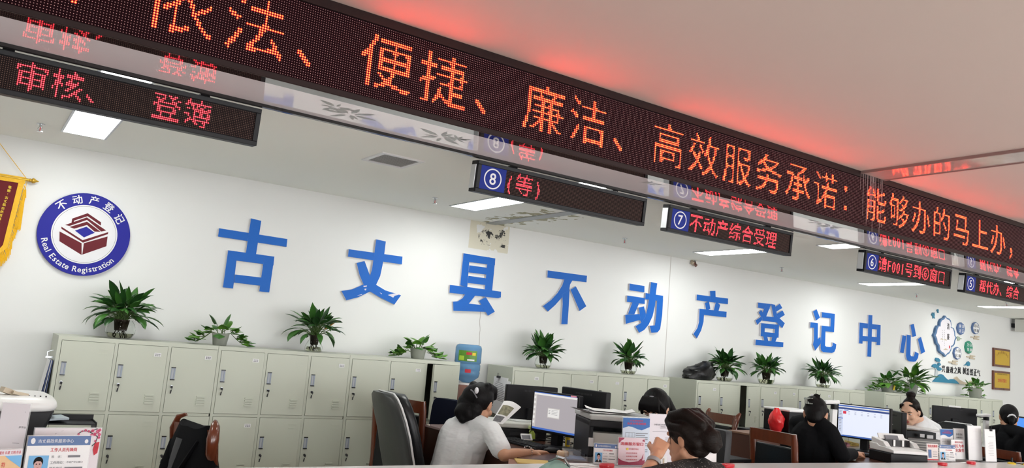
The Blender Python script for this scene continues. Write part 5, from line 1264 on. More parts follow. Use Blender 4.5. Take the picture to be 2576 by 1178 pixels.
t, w, h, pt = stand(-30, 46, 1014, 1182, 3.36, 3.32, 'notice_stand', 'tall grey-white paper notice in front of the white printer', 'notice', 'lilac')
m = MB(); write(m, pt, '多平台', .86, .68, .26, .03); patch(m, pt, [(.6, .85, .46, .465)], 2); poly(m, pt, circ(.86, .89, .012, .006, 10), 0, 2); obj('printing', m, M['greyink'], t)

def small(name, label, cat, mb, mats, loc, rz=0, smooth=None, bevel=0, group=None):
    return tag(obj(name, mb, mats, loc=loc, rot=(0, 0, rz), smooth=smooth, bevel=bevel), label, cat, group)
def onz(x, y, z): p = P(x, y, Z=z); return p
def oncount(x, Y): p = P(x, 1165, Y=Y); return Vector((p.x, p.y, CT))
for x, Y, lab in ((1527, 3.36, 'round red ink pad beside the middle staff card'), (1832, 3.30, 'red ink pad behind the visitor\'s shoulder'), (2371, 3.21, 'red ink pad in front of the right staff cards'), (2443, 3.24, 'red ink pad before the tall white notice')):
    t = thing('ink_pad', lab, 'ink pad', oncount(x, Y), .3, 'red ink pads')
    rg = lambda k, z: [(k * .055 * math.copysign(abs(math.cos(a)) ** .7, math.cos(a)), k * .03 * math.sin(a), z) for a in [2 * PI * i / 24 for i in range(24)]]
    m = MB(); m.rings([rg(.92, 0), rg(1, .004), rg(1, .010)]); obj('dish', m, M['redplastic'], t, smooth=40)
    m = MB(); m.rings([rg(1.01, .0105), rg(1.01, .017), rg(.9, .021)]); obj('lid', m, M['redplastic'], t, smooth=40)
t = thing('corded_pen', 'yellow pen rest with a black cord at the right end of the counter', 'pen', oncount(2545, 3.2))
m = MB(); m.lathe([(.03, 0), (.03, .008), (.018, .014), (.001, .014)], n=20); m.lathe([(.024, 0), (.024, .008), (.001, .012)], (.11, -.04, 0), n=20); obj('rest', m, M['yellow'], t, smooth=50)
m = MB(); m.tube([(0, 0, .012), (0, 0, .03), (.02, -.02, .012), (.07, -.05, .006), (.11, -.04, .014)], .004, 6); m.tube([(0, 0, .014), (.004, .0, .05)], .008, 8); obj('cord', m, M['black'], t)
# green pouch
t = thing('green_pouch', 'pale green zipped pouch with a strap lying on the counter', 'bag', oncount(1400, 3.16), -.2); t.scale = (.85, .85, .85)
rg = []
for i in range(9):
    a = i / 8; z = .10 * math.sin(PI * min(1, a * .96 + .04)) ; rg.append([( -.085 + .17 * a, y * (1 - .25 * abs(a - .5)), max(0, zz * (.55 + .45 * math.sin(PI * a)))) for y, zz in ((-.07, 0), (-.075, .03), (-.05, .075), (0, .092), (.05, .075), (.07, .03), (.07, 0))])
m = MB(); m.rings(rg); obj('body', m, mat('mint_fabric', (0.28, 0.45, 0.40), .7, bump=.5, bscale=40), t, smooth=70)
m = MB(); m.tube([(-.06, -.02, .085), (0, -.01, .105), (.05, .0, .10), (.09, -.01, .03), (.12, -.03, .008)], .009, 8, flat=.5); obj('strap', m, mat('dark_green_strap', (0.07, 0.11, 0.10), .6), t)
m = MB(); m.box((.02, -.005, .108), (.05, .022, .010), (0, .2, 0)); m.tube([(.04, -.02, .1), (.06, -.03, .075), (.075, -.02, .06)], .005, 6); obj('zip', m, M['chrome'], t)
m = MB(); m.bb((-.085, -.05, 0), (.085, .05, .0012)); m.box((.02, .01, .003), (.16, .09, .0012), (0, 0, .2)); m.box((-.02, .03, .0055), (.14, .07, .0012), (0, 0, -.15))
small('loose_papers', 'a few loose white papers on the counter edge beside the green pouch', 'papers', m, M['paper'], oncount(1462, 3.42))

# ------------------------------------------------------------------ on the desk of the woman in white
def keyboard(c, rz, label):
    t = thing('keyboard', label, 'keyboard', c, rz, 'black keyboards')
    m = MB(); m.bb((-.22, -.075, 0), (.22, .075, .014)); obj('body', m, M['black'], t, bevel=.004)
    m = MB()
    for r in range(5):
        for k in range(14 if r else 11):
            x = -.205 + k * .0295; y = .055 - r * .027
            if r == 4 and 3 < k < 9:
                if k == 4: m.bb((-.09, y - .01, .013), (.055, y + .011, .02))
                continue
            m.bb((x, y - .011, .013), (x + .024, y + .011, .0205))
    obj('keys', m, M['dark'], t)
keyboard((3.17, 4.40, DZ), math.radians(-90), 'black keyboard under the hand of the woman in white')
t = thing('calculator', 'grey calculator with a tilted display beside the flatbed scanner', 'calculator', onz(1300, 1113, DZ), math.radians(-40))
m = MB(); m.box((0, 0, .01), (.12, .10, .016)); obj('body', m, M['offwhite'], t, bevel=.004)
m = MB(); m.box((.06, .03, .035), (.08, .012, .05), (-.7, 0, .5)); obj('display_hood', m, M['white'], t, bevel=.003)
m = MB(); m.box((.058, .021, .036), (.06, .004, .03), (-.7, 0, .5)); obj('display', m, M['greyink'], t)
m = MB()
for i in range(5):
    for k in range(4): m.bb((-.05 + i * .02, -.042 + k * .02, .018), (-.036 + i * .02, -.028 + k * .02, .023))
obj('buttons', m, M['dark'], t)
t = thing('spray_bottle', 'small lime green spray bottle in front of the grey screen', 'bottle', onz(1337, 1110, DZ))
m = MB(); m.lathe([(.022, 0), (.024, .01), (.022, .05), (.012, .065), (.011, .08)], n=18); obj('bottle', m, mat('lime_plastic', (0.45, 0.62, 0.10), .3), t, smooth=50)
m = MB(); m.bb((-.028, -.012, .08), (.022, .012, .10)); m.tube([(-.012, 0, .085), (-.024, 0, .06)], .005, 6); obj('trigger', m, mat('lime_pale', (0.6, 0.7, 0.3), .35), t, bevel=.003)
t = thing('glue_stick', 'yellow glue stick standing before the monitor foot', 'glue stick', onz(1427, 1124, DZ))
m = MB(); m.cyl((0, 0, 0), (0, 0, .055), .0165); obj('barrel', m, M['yellow'], t, smooth=50)
m = MB(); m.cyl((0, 0, .055), (0, 0, .10), .0175); obj('cap', m, M['yellow'], t, smooth=50)
m = MB(); curved(m, .0168, -2.6, -1.0, .012, .045); obj('label', m, M['greyink'], t)
m = MB(); m.lathe([(.03, 0), (.036, .006), (.036, .034), (.03, .04), (.016, .04), (.016, .004)], n=28)
small('tape_roll', 'peach coloured roll of tape beside the mouse hand', 'tape', m, mat('peach_tape', (0.68, 0.48, 0.32), .45), onz(1415, 1152, DZ), smooth=50)
t = thing('pump_bottle', 'white hand lotion pump bottle before the black printer', 'bottle', onz(1531, 1152, DZ))
hp = P(1531, 1091, Y=t.location.y).z - DZ
m = MB(); m.lathe([(.026, 0), (.028, .006), (.028, hp * .5), (.012, hp * .62), (.011, hp * .72)], n=20); obj('bottle', m, M['white'], t, smooth=50)
m = MB(); m.cyl((0, 0, hp * .72), (0, 0, hp * .9), .006); m.box((-.01, 0, hp * .95), (.05, .016, .014)); m.tube([(-.034, 0, hp * .95), (-.04, 0, hp * .9)], .005, 6); obj('pump', m, M['white'], t, bevel=.002)
t = thing('document_tray', 'clear acrylic tray with a small black box beside the tape', 'tray', onz(1468, 1158, DZ), -.5)
m = MB(); m.bb((-.12, -.08, 0), (.12, .08, .004)); m.bb((-.12, -.08, 0), (-.116, .08, .05)); m.bb((.116, -.08, 0), (.12, .08, .05)); m.bb((-.12, .076, 0), (.12, .08, .05)); m.bb((-.12, -.08, 0), (.12, -.076, .03)); obj('tray', m, M['acrylic'], t)
m = MB(); m.bb((-.11, -.06, .005), (.08, .07, .012)); m.m = 1; m.bb((0, -.04, .012), (.05, .0, .04)); obj('contents', m, [M['slateink'], M['black']], t)
t = thing('notebook_stack', 'brown and yellow folders under the hand of the woman in white', 'folder', onz(1338, 1172, DZ), -.6)
m = MB(); m.box((0, 0, .006), (.26, .19, .012)); obj('lower_folder', m, mat('rust_cover', (0.25, 0.09, 0.05), .5), t, bevel=.002)
m = MB(); m.box((.02, .02, .0165), (.22, .15, .008), (0, 0, .12)); obj('upper_folder', m, mat('mustard_cover', (0.62, 0.42, 0.10), .5), t, bevel=.002)
rnd = random.Random(3); m = MB()
for k in range(9):
    a = onz(rnd.uniform(1350, 1425), rnd.uniform(1104, 1122), DZ); p = [a + Vector((rnd.uniform(-.12, .12), rnd.uniform(-.06, .06), abs(rnd.gauss(.012, .012)))) for i in range(4)]; m.tube([Vector((q.x, q.y, max(q.z, DZ + .004))) for q in p], .0035, 6)
o = obj('cable_tangle', m, M['black'], smooth=60); tag(o, 'tangle of black cables behind the keyboard under the grey screen', 'cables')
# flatbed scanner
c = onz(1293, 1106, DZ); t = thing('flatbed_scanner', 'flat grey-topped scanner with papers in front of the woman in white', 'scanner', (c.x + .05, c.y + .12, DZ), math.radians(-20))
m = MB(); m.bb((-.25, -.15, 0), (.22, .16, .075)); obj('base', m, M['black'], t, bevel=.008)
m = MB(); m.bb((-.255, -.155, .077), (.225, .165, .115)); obj('lid', m, M['offwhite'], t, bevel=.01)
m = MB(); m.bb((-.05, -.157, .03), (.15, -.149, .05)); obj('panel', m, M['dark'], t)
m = MB(); m.box((.09, .02, .118), (.2, .14, .002), (0, 0, .3)); m.box((.05, .05, .121), (.2, .14, .002), (0, 0, -.1))
small('paper_pile', 'white sheets lying on the flatbed scanner lid', 'papers', m, M['paper'], t.location, t.rotation_euler.z)
# photo print leaning over the scanner
cr = [(1243, 1028), (1264, 1010), (1287, 1010), (1311, 1024), (1264, 1053), (1244, 1066)]
c0 = P(1262, 1062, d=5.12)
g = lambda u, v: [P(x, y, d=5.12 + .12 * v) - c0 for x, y in [((1236 + 28 * u) * (1 - v) + (1268 + 43 * u) * v, (1062 + 6 * u) * (1 - v) + (1009 + 16 * u - 6 * math.sin(PI * u)) * v)]][0]
def sheet(mb, u0, u1, v0, v1, dy, n=6):
    vs = [g(u0 + (u1 - u0) * i / n, v0 + (v1 - v0) * k / n) + Vector((-.6, -.7, .4)).normalized() * dy for i in range(n + 1) for k in range(n + 1)]
    mb.add(vs, [(i * (n + 1) + k, (i + 1) * (n + 1) + k, (i + 1) * (n + 1) + k + 1, i * (n + 1) + k + 1) for i in range(n) for k in range(n)])
t = thing('photo_print', 'curled printed sheet with a photo held up over the scanner', 'papers', c0)
m = MB(); sheet(m, 0, 1, 0, 1, 0); sheet(m, 0, 1, 0, 1, -.002); obj('sheet', m, M['paper'], t, smooth=60)
m = MB(); sheet(m, .1, .8, .38, .8, .001); obj('photo', m, mat('printed_photo', (0.22, 0.21, 0.14), .6, noise=.9, nscale=60), t)
m = MB(); sheet(m, .05, .72, .06, .32, .001); obj('text_block', m, mat('grey_text', (0.16, 0.16, 0.17), .7, noise=.5, nscale=120), t)
# multifunction printer
t = thing('multifunction_printer', 'black and grey multifunction printer behind the staff cards', 'printer', (3.34, 3.645, DZ), math.radians(-25)); H = P(1440, 1038, Y=3.8).z - DZ
m = MB(); m.bb((-.21, .0, .0), (.21, .36, H * .12)); m.bb((-.21, 0, H * .12), (-.185, .36, H * .86)); m.bb((.09, 0, H * .12), (.21, .36, H * .86)); m.bb((-.185, .14, H * .12), (.09, .36, H * .86)); m.bb((-.185, .015, H * .12), (.09, .14, H * .34)); m.bb((-.21, -.012, H * .74), (.21, .36, H * .88)); obj('body', m, M['dark'], t, bevel=.006)
m = MB(); rg = []
for i in range(7):
    q = -1 + i / 3; rg.append([(-.048 + q * .135, .02 - .03 * (1 - q * q), H * .34), (-.048 + q * .135, .02 - .03 * (1 - q * q), H * .62), (-.048 + q * .135, .06, H * .64), (-.048 + q * .135, .14, H * .60), (-.048 + q * .135, .14, H * .34)])
m.rings(rg); obj('paper_tray', m, M['offwhite'], t, smooth=40)
m = MB(); m.bb((-.215, -.012, H * .885), (.215, .37, H)); obj('scanner_lid', m, mat('grey_lid', (0.50, 0.51, 0.50), .4), t, bevel=.008)
m = MB(); m.bb((.10, -.004, H * .2), (.2, .0, H * .6)); obj('side_panel', m, M['black'], t)
m = MB(); m.box((0, -.004, H * .42), (.03, .003, .05)); obj('tag', m, M['paper'], t, loc=(-.197, 0, 0), label='white paper tag')
c = Vector((3.34, 3.645, DZ + H)); m = MB(); rnd = random.Random(2)
for k in range(4):
    a = rnd.uniform(-.25, .25); vs = [Vector(((i - 3) / 6 * .30 - .08, (j - 2) / 4 * .21 + .17, .003 + .004 * k + .014 * max(0, abs(i - 3) - 2) ** 2)) for i in range(7) for j in range(5)]
    R_ = Euler((0, 0, a)).to_matrix(); m.add([R_ @ v for v in vs], [(i * 5 + j, (i + 1) * 5 + j, (i + 1) * 5 + j + 1, i * 5 + j + 1) for i in range(6) for j in range(4)])
small('paper_pile', 'curling white papers on top of the multifunction printer', 'papers', m, M['paper'], c, math.radians(-25))

# ------------------------------------------------------------------ left desk printer and tray
a = P(118, 1170, Y=3.80); t = thing('laser_printer', 'large white-topped black printer at the left edge', 'printer', (a.x, 3.80, DZ)); H = P(60, 993, Y=3.9).z - DZ
m = MB(); m.rings([[(x0, y, z) for x0, y in [(-.42, -.02), (-.04 * k - .01, -.02), (0 - .03 * k, .03), (0 - .03 * k, .36), (-.42, .36)]] for z, k in ((0, 1.6), (H * .3, 1.2), (H * .6, .6), (H * .80, 0))]); obj('body', m, M['dark'], t, bevel=.004)
m = MB()
def rr(e, z): return [(-.21 + (.215 + e) * math.copysign(abs(math.cos(q)) ** .35, math.cos(q)), .17 + (.2 + e) * math.copysign(abs(math.sin(q)) ** .35, math.sin(q)), z) for q in [2 * PI * i / 40 for i in range(40)]]
m.rings([rr(-.02, H * .78), rr(.0, H * .81), rr(.006, H * .86), rr(-.0, H * .93), rr(-.03, H * .985), rr(-.07, H)]); obj('scanner_lid', m, M['white'], t, smooth=60)
m = MB(); m.bb((-.42, -.024, H * .42), (-.03, -.018, H * .425)); obj('seam', m, M['ink'], t)
m = MB(); m.box((-.17, .08, H + .012), (.06, .03, .02), (0, .35, .5)); m.box((-.13, .07, H + .006), (.06, .025, .012), (0, .2, .3)); obj('control_flap', m, M['sand'], t, label='tan control flap')
m = MB()
for k in range(4): m.bb((-.10 + .02 * k, .045, H - .004), (-.095 + .02 * k, .052, H + .002))
obj('buttons', m, M['dark'], t)
a = P(140, 1090, Y=3.95); t = thing('file_tray', 'dark file tray with grey papers beside the large white-topped printer', 'tray', (a.x + .02, 3.86, DZ)); hz_ = P(140, 1062, Y=3.86).z - DZ
m = MB()
for z in (.0, hz_ * .5, hz_ * .93):
    m.bb((-.13, 0, z), (.12, .13, z + .006)); m.bb((-.13, .126, z), (.12, .13, z + .03)); 
for x in (-.13, .116): m.bb((x, 0, 0), (x + .004, .13, hz_))
obj('frame', m, M['black'], t)
m = MB(); m.box((-.06, .06, hz_ + .008), (.13, .11, .008), (0, -.06, .2)); m.box((.04, .07, hz_ * .5 + .012), (.12, .1, .01)); obj('papers', m, mat('blue_grey_paper', (0.42, 0.5, 0.55), .6), t)

# ------------------------------------------------------------------ around the woman in the black suit
zc = P(1952, 1086, d=6.6).z
pc = P(1985, 1086, d=6.6)
t = thing('side_cabinet', 'low black cabinet carrying the red bag and the black printer', 'cabinet', (pc.x + .05, pc.y, 0)); m = MB(); m.bb((-.33, -.08, 0), (.42, .3, zc)); obj('carcass', m, M['dark'], t, bevel=.004)
p = P(1952, 1086, d=6.6); rnd = random.Random(9); rg = []; hb2 = P(1952, 1027, d=6.6).z - zc
for i in range(10):
    s = i / 9; r = [.045, .058, .066, .07, .072, .07, .062, .05, .034, .018][i]
    rg.append([(r * math.cos(q) * (1 + .10 * math.sin(4 * q + i)), r * math.sin(q) * .8 * (1 + .12 * math.sin(3 * q + i * 2)), hb2 * s) for q in [2 * PI * k / 22 for k in range(22)]])
m = MB(); m.rings(rg); m.tube([(-.012, 0, hb2 * .97), (-.03, 0, hb2 * 1.0), (-.01, -.01, hb2 * .9)], .007, 6, flat=.4)
small('red_bag', 'glossy red plastic bag standing beside the black printer', 'bag', m, mat('red_bag_film', (0.75, 0.03, 0.035), .2, bump=1.0, bscale=25), (p.x, p.y, zc + .001), smooth=45)
p = P(2008, 1090, d=6.65); hp = P(2000, 1032, d=6.65).z - zc
t = thing('office_printer', 'black printer with a white top behind the woman in the black suit', 'printer', (p.x + .03, p.y - .02, zc), -.1)
m = MB(); m.bb((-.16, 0, 0), (.19, .28, hp * .9)); obj('body', m, M['black'], t, bevel=.006); m = MB(); m.bb((-.162, -.005, hp * .9), (.192, .285, hp)); obj('lid', m, M['white'], t, bevel=.006); m = MB(); m.bb((-.12, -.004, hp * .3), (.15, .0, hp * .75)); obj('output_slot', m, M['ink'], t)
keyboard((6.18, 3.74, DZ), math.radians(-72), 'black keyboard before the bright wide screen')
def notes(px, py, label, col, rz, w=.09):
    m = MB()
    for k in range(4): m.box((.004 * k, .003 * k, .006 + .0075 * k), (w, .09, .006), (.1, .05 * k, .06 * k))
    small('sticky_notes', label, 'notes', m, col, onz(px, py, DZ), rz, group='sticky note pads')
M['pinkn'] = mat('pink_note', (0.62, 0.30, 0.36), .6); M['ylwn'] = mat('yellow_note', (0.60, 0.46, 0.14), .6)
notes(2122, 1122, 'pink sticky notes under the bright screen, beside the yellow ones', M['pinkn'], .2); notes(2142, 1121, 'yellow sticky notes under the bright screen', M['ylwn'], -.2); notes(2199, 1131, 'pink sticky notes between the bright screen and the white scanner', M['pinkn'], .1)
# sheet-fed scanner
a = P(2190, 1150, Y=3.66); b = P(2330, 1163, Y=3.56); 
t = thing('document_scanner', 'white sheet-fed scanner with raised tray on a black base', 'scanner', ((a.x + b.x) / 2, (a.y + b.y) / 2, DZ), math.radians(-22)); w = .32; t.location = (P(2288, 1157, Y=3.44).x, 3.44, DZ); H = P(2250, 1098, Y=3.62).z - DZ
m = MB(); m.bb((-w * .5, 0, 0), (w * .5, .26, .075)); obj('base', m, M['black'], t, bevel=.006)
m = MB(); m.rings([[(x, y, z) for y, z in ((-.01, .077), (-.01, .10), (.10, .115), (.16, .115), (.19, .13), (.27, .13), (.27, .077))] for x in (-w * .46, w * .48)]); obj('deck', m, M['white'], t, bevel=.005)
for sx in (-1, 1):
    m = MB(); x = sx * w * .40; m.prism([(.08, .115), (.26, .115), (.26, H * .93), (.19, H * .86), (.12, .15)], x - .012, x + .03, Matrix(((0, 1, 0), (1, 0, 0), (0, 0, 1)))); obj('side_wing', m, M['white'], t, bevel=.004)
m = MB(); m.box((0.01, .21, H * .80), (w * .72, .012, .12), (-.5, 0, 0)); obj('chute', m, M['white'], t, bevel=.003); m = MB(); m.box((.0, .195, H * .82), (w * .36, .006, .085), (-.5, 0, 0)); obj('chute_pad', m, M['greyink'], t)
m = MB(); m.bb((-w * .32, .14, .118), (w * .34, .19, .165)); obj('feed_mouth', m, M['blackg'], t); m = MB(); m.bb((-w * .12, .132, .118), (-w * .07, .14, .165)); m.bb((w * .12, .132, .118), (w * .17, .14, .165)); obj('feed_guides', m, M['white'], t)
# opened printer behind it
a = P(2283, 1130, Y=3.98); b = P(2371, 1140, Y=3.82); t = thing('opened_printer', 'grey printer with its lid raised behind the white scanner', 'printer', ((a.x + b.x) / 2, (a.y + b.y) / 2, DZ), math.atan2(b.y - a.y, b.x - a.x)); w = (b - a).length; zl = P(2330, 1082, Y=3.9).z - DZ
m = MB(); m.bb((-w / 2, 0, 0), (w / 2, .3, zl * .62)); obj('body', m, mat('mid_grey_plastic', (0.22, 0.22, 0.22), .45), t, bevel=.005)
m = MB()
for k in range(5): m.bb((-w * .42, -.004, zl * (.1 + .1 * k)), (w * .42, .002, zl * (.13 + .1 * k)))
obj('louvres', m, M['offwhite'], t)
m = MB(); m.bb((-w * .5, .10, zl * .62), (w * .5, .28, zl * .88)); obj('cartridge_bay', m, M['black'], t); m = MB(); m.bb((-w * .05, .052, zl * .66), (w * .08, .06, zl * .80)); m.bb((w * .15, .052, zl * .64), (w * .33, .06, zl * .78)); obj('labels', m, M['paper'], t)
m = MB(); m.box((-.01, .13, zl * 1.02), (w * 1.2, .30, .012), (.02, .04, 0)); obj('lid', m, M['white'], t, bevel=.006)
# document cameras
def doc_cam(px, py, ptop, d, label):
    p = P(px, py, d=d); zt = P(px, ptop, d=d).z; t = thing('document_camera', label, 'camera', (p.x, p.y, DZ), -.3, 'document cameras'); h = zt - DZ
    m = MB(); m.bb((-.06, -.05, 0), (.06, .06, .02)); obj('foot', m, M['white'], t, bevel=.004); m = MB(); m.box((.02, .02, h * .42), (.05, .035, h * .8), (0, .03, 0)); obj('column', m, M['white'], t, bevel=.004)
    m = MB(); m.cyl((.025, .02, h * .82), (.025, .02, h * .92), .028); obj('joint', m, M['black'], t, smooth=50); m = MB(); m.box((-.03, .0, h * .965), (.17, .06, .028), (0, -.05, .2)); obj('head', m, M['white'], t, bevel=.006); m = MB(); m.box((-.075, -.005, h * .935), (.07, .055, .025), (0, -.05, .2)); obj('lens_hood', m, M['black'], t, bevel=.004)
doc_cam(2480, 1095, 1043, 8.3, 'white document camera with a black head before the farthest lockers'); doc_cam(2094, 1085, 1008, 6.75, 'document camera half hidden behind the bright wide screen')
# cup
p = P(1823, 1150, Y=3.9); zc2 = p.z; desk2 = thing('side_table', 'small dark table behind the visitor carrying a blue cup', 'table', (p.x + .03, 3.93, 0)); m = MB(); m.bb((-.12, -.14, zc2 - .02), (.12, .14, zc2)); obj('tabletop', m, M['dark'], desk2)
for sx in (-1, 1):
    for sy in (-1, 1): m = MB(); m.bb((sx * .10 - .015, sy * .12 - .015, 0), (sx * .10 + .015, sy * .12 + .015, zc2 - .02)); obj('leg', m, M['dark'], desk2)
m = MB(); m.lathe([(.026, 0), (.027, .004), (.036, P(1823, 1122, Y=3.9).z - zc2), (.033, P(1823, 1122, Y=3.9).z - zc2), (.024, .006)], n=24)
small('paper_cup', 'bright blue cup between the visitor and the brown cabinet', 'cup', m, mat('cyan_cup', (0.03, 0.42, 0.72), .4), (p.x, 3.9, zc2), smooth=50)
# ================================================================== people
def fuse(name, prims, mats, parent, voxel=0.008, it=4, org=None, smooth=True, paint=None, label=None):
    """one continuous surface grown from tapered limbs and rounded masses given in world coordinates"""
    mb = MB(); org = Vector(org)
    for p in prims:
        if p[0] == 'c': mb.cap(Vector(p[1]) - org, p[2], Vector(p[3]) - org, p[4])
        elif p[0] == 'e': mb.ell(Vector(p[1]) - org, p[2], p[3] if len(p) > 3 else None, 18, 12)
    me = mb.mesh(name); o = bpy.data.objects.new(name, me); COL.objects.link(o)
    r = o.modifiers.new('r', 'REMESH'); r.mode = 'VOXEL'; r.voxel_size = voxel
    if it: s = o.modifiers.new('s', 'SMOOTH'); s.iterations = it; s.factor = 0.5
    m2 = bpy.data.meshes.new_from_object(o.evaluated_get(bpy.context.evaluated_depsgraph_get()))
    bpy.data.objects.remove(o); bpy.data.meshes.remove(me); m2.name = name
    m2.materials.clear()
    for m in mats: m2.materials.append(m)
    if paint:
        for p in m2.polygons: p.material_index = paint(p.center + org)
    for p in m2.polygons: p.use_smooth = True
    o = bpy.data.objects.new(name, m2); COL.objects.link(o); o.parent = parent
    if label: o['label'] = label
    return o
def path(prims, pts, rs):
    for i in range(len(pts) - 1): prims.append(('c', pts[i], rs[i], pts[i + 1], rs[i + 1]))
class Head:
    def __init__(s, C, F, k=1.0):
        s.C = Vector(C); s.f = Vector(F).normalized(); up = Vector((0, 0, 1)); s.u = (up - s.f * up.dot(s.f)).normalized(); s.r = s.f.cross(s.u); s.k = k
        s.R = Matrix((s.r, s.f, s.u)).transposed()
    def p(s, r, f, u): return s.C + (s.r * r + s.f * f + s.u * u) * s.k
    def e(s, c, rad): return ('e', s.p(*c), tuple(q * s.k for q in rad), s.R)
    def c(s, a, ra, b, rb): return ('c', s.p(*a), ra * s.k, s.p(*b), rb * s.k)
    def skull(s):
        q = [s.e((0, -.012, .022), (.074, .094, .092)), s.e((0, .028, -.035), (.058, .062, .072)), s.c((0, .072, -.098), .020, (0, .06, -.09), .028),
             s.c((-.05, .0, -.06), .026, (-.02, .06, -.092), .022), s.c((.05, .0, -.06), .026, (.02, .06, -.092), .022),
             s.c((0, .088, .008), .008, (0, .106, -.034), .0125), s.c((-.012, .092, -.038), .009, (.012, .092, -.038), .009),
             s.c((-.036, .076, .026), .012, (.036, .076, .026), .012), s.c((-.038, .068, -.026), .024, (.038, .068, -.026), .024), s.e((0, .078, -.066), (.028, .018, .02))]
        for sx in (-1, 1): q += [s.e((sx * .076, -.008, -.008), (.010, .020, .032)), s.e((sx * .080, -.016, .004), (.008, .014, .020))]
        return q
    def face(s, parent, org, skin_dark=None):
        org = Vector(org)
        m = MB()
        for sx in (-1, 1): m.ell(s.p(sx * .031, .082, .004) - org, (.0135 * s.k, .0075 * s.k, .0038 * s.k), s.R)
        obj('eyes', m, M['paper'], parent, smooth=80)
        m = MB()
        for sx in (-1, 1): m.ell(s.p(sx * .031, .0875, .003) - org, (.0058 * s.k, .004 * s.k, .0036 * s.k), s.R); m.tube([s.p(sx * .045, .078, .003) - org, s.p(sx * .031, .0885, .0075) - org, s.p(sx * .017, .084, .004) - org], .0018 * s.k, 5)
        obj('irises_and_lashes', m, M['hair'], parent)
        m = MB()
        for sx in (-1, 1): m.tube([s.p(sx * .05, .076, .026) - org, s.p(sx * .034, .0895, .031) - org, s.p(sx * .016, .092, .027) - org], [.002 * s.k, .0034 * s.k, .003 * s.k], 6)
        obj('eyebrows', m, M['hair'], parent)
        m = MB(); m.ell(s.p(0, .094, -.062) - org, (.022 * s.k, .008 * s.k, .0045 * s.k), s.R); m.ell(s.p(0, .0935, -.071) - org, (.018 * s.k, .008 * s.k, .005 * s.k), s.R); obj('lips', m, M['lip'], parent, smooth=80)
    def capmass(s, back=.0, vol=1.0, fringe=True):
        q = [s.e((0, -.022, .034), (.083 * vol, .098 * vol, .094 * vol)), s.e((0, -.05, -.005), (.076 * vol, .070 * vol, .085 * vol))]
        return q
def hand(prims, wrist, knuck, curl, up, k=1.0, thumb=1, spread=.018):
    """palm from wrist to knuckles, four fingers bending by curl (list of two angles), a thumb on one side"""
    w = Vector(wrist); kn = Vector(knuck); f = (kn - w).normalized(); n = (Vector(up) - f * Vector(up).dot(f)).normalized(); sd = f.cross(n) * thumb
    L = [.036, .042, .039, .030]; 
    prims.append(('c', w, .024 * k, w + f * .02, .026 * k))
    for i in range(4):
        o = (i - 1.5) * spread * k; b = kn - sd * o * 1.0; prims.append(('c', w + f * .012 - sd * o * .6, .017 * k, b, .0125 * k))
        d = f; p = b
        for j in range(3):
            a = curl[min(j, len(curl) - 1)] * (1 + .12 * i); ax = f.cross(n); d = (Matrix.Rotation(-a, 3, ax) @ d); e = p + d * L[i] * k * (1.0, .75, .6)[j]
            prims.append(('c', p, (.0105 - .001 * j) * k, e, (.0095 - .001 * j) * k)); p = e
    b = w + f * .025 + sd * .022 * k; t1 = b + (f * .6 + sd * .55 - n * .35).normalized() * .042 * k; t2 = t1 + (f * .95 + sd * .05 - n * .3).normalized() * .032 * k
    prims += [('c', b, .016 * k, t1, .0115 * k), ('c', t1, .0112 * k, t2, .009 * k)]
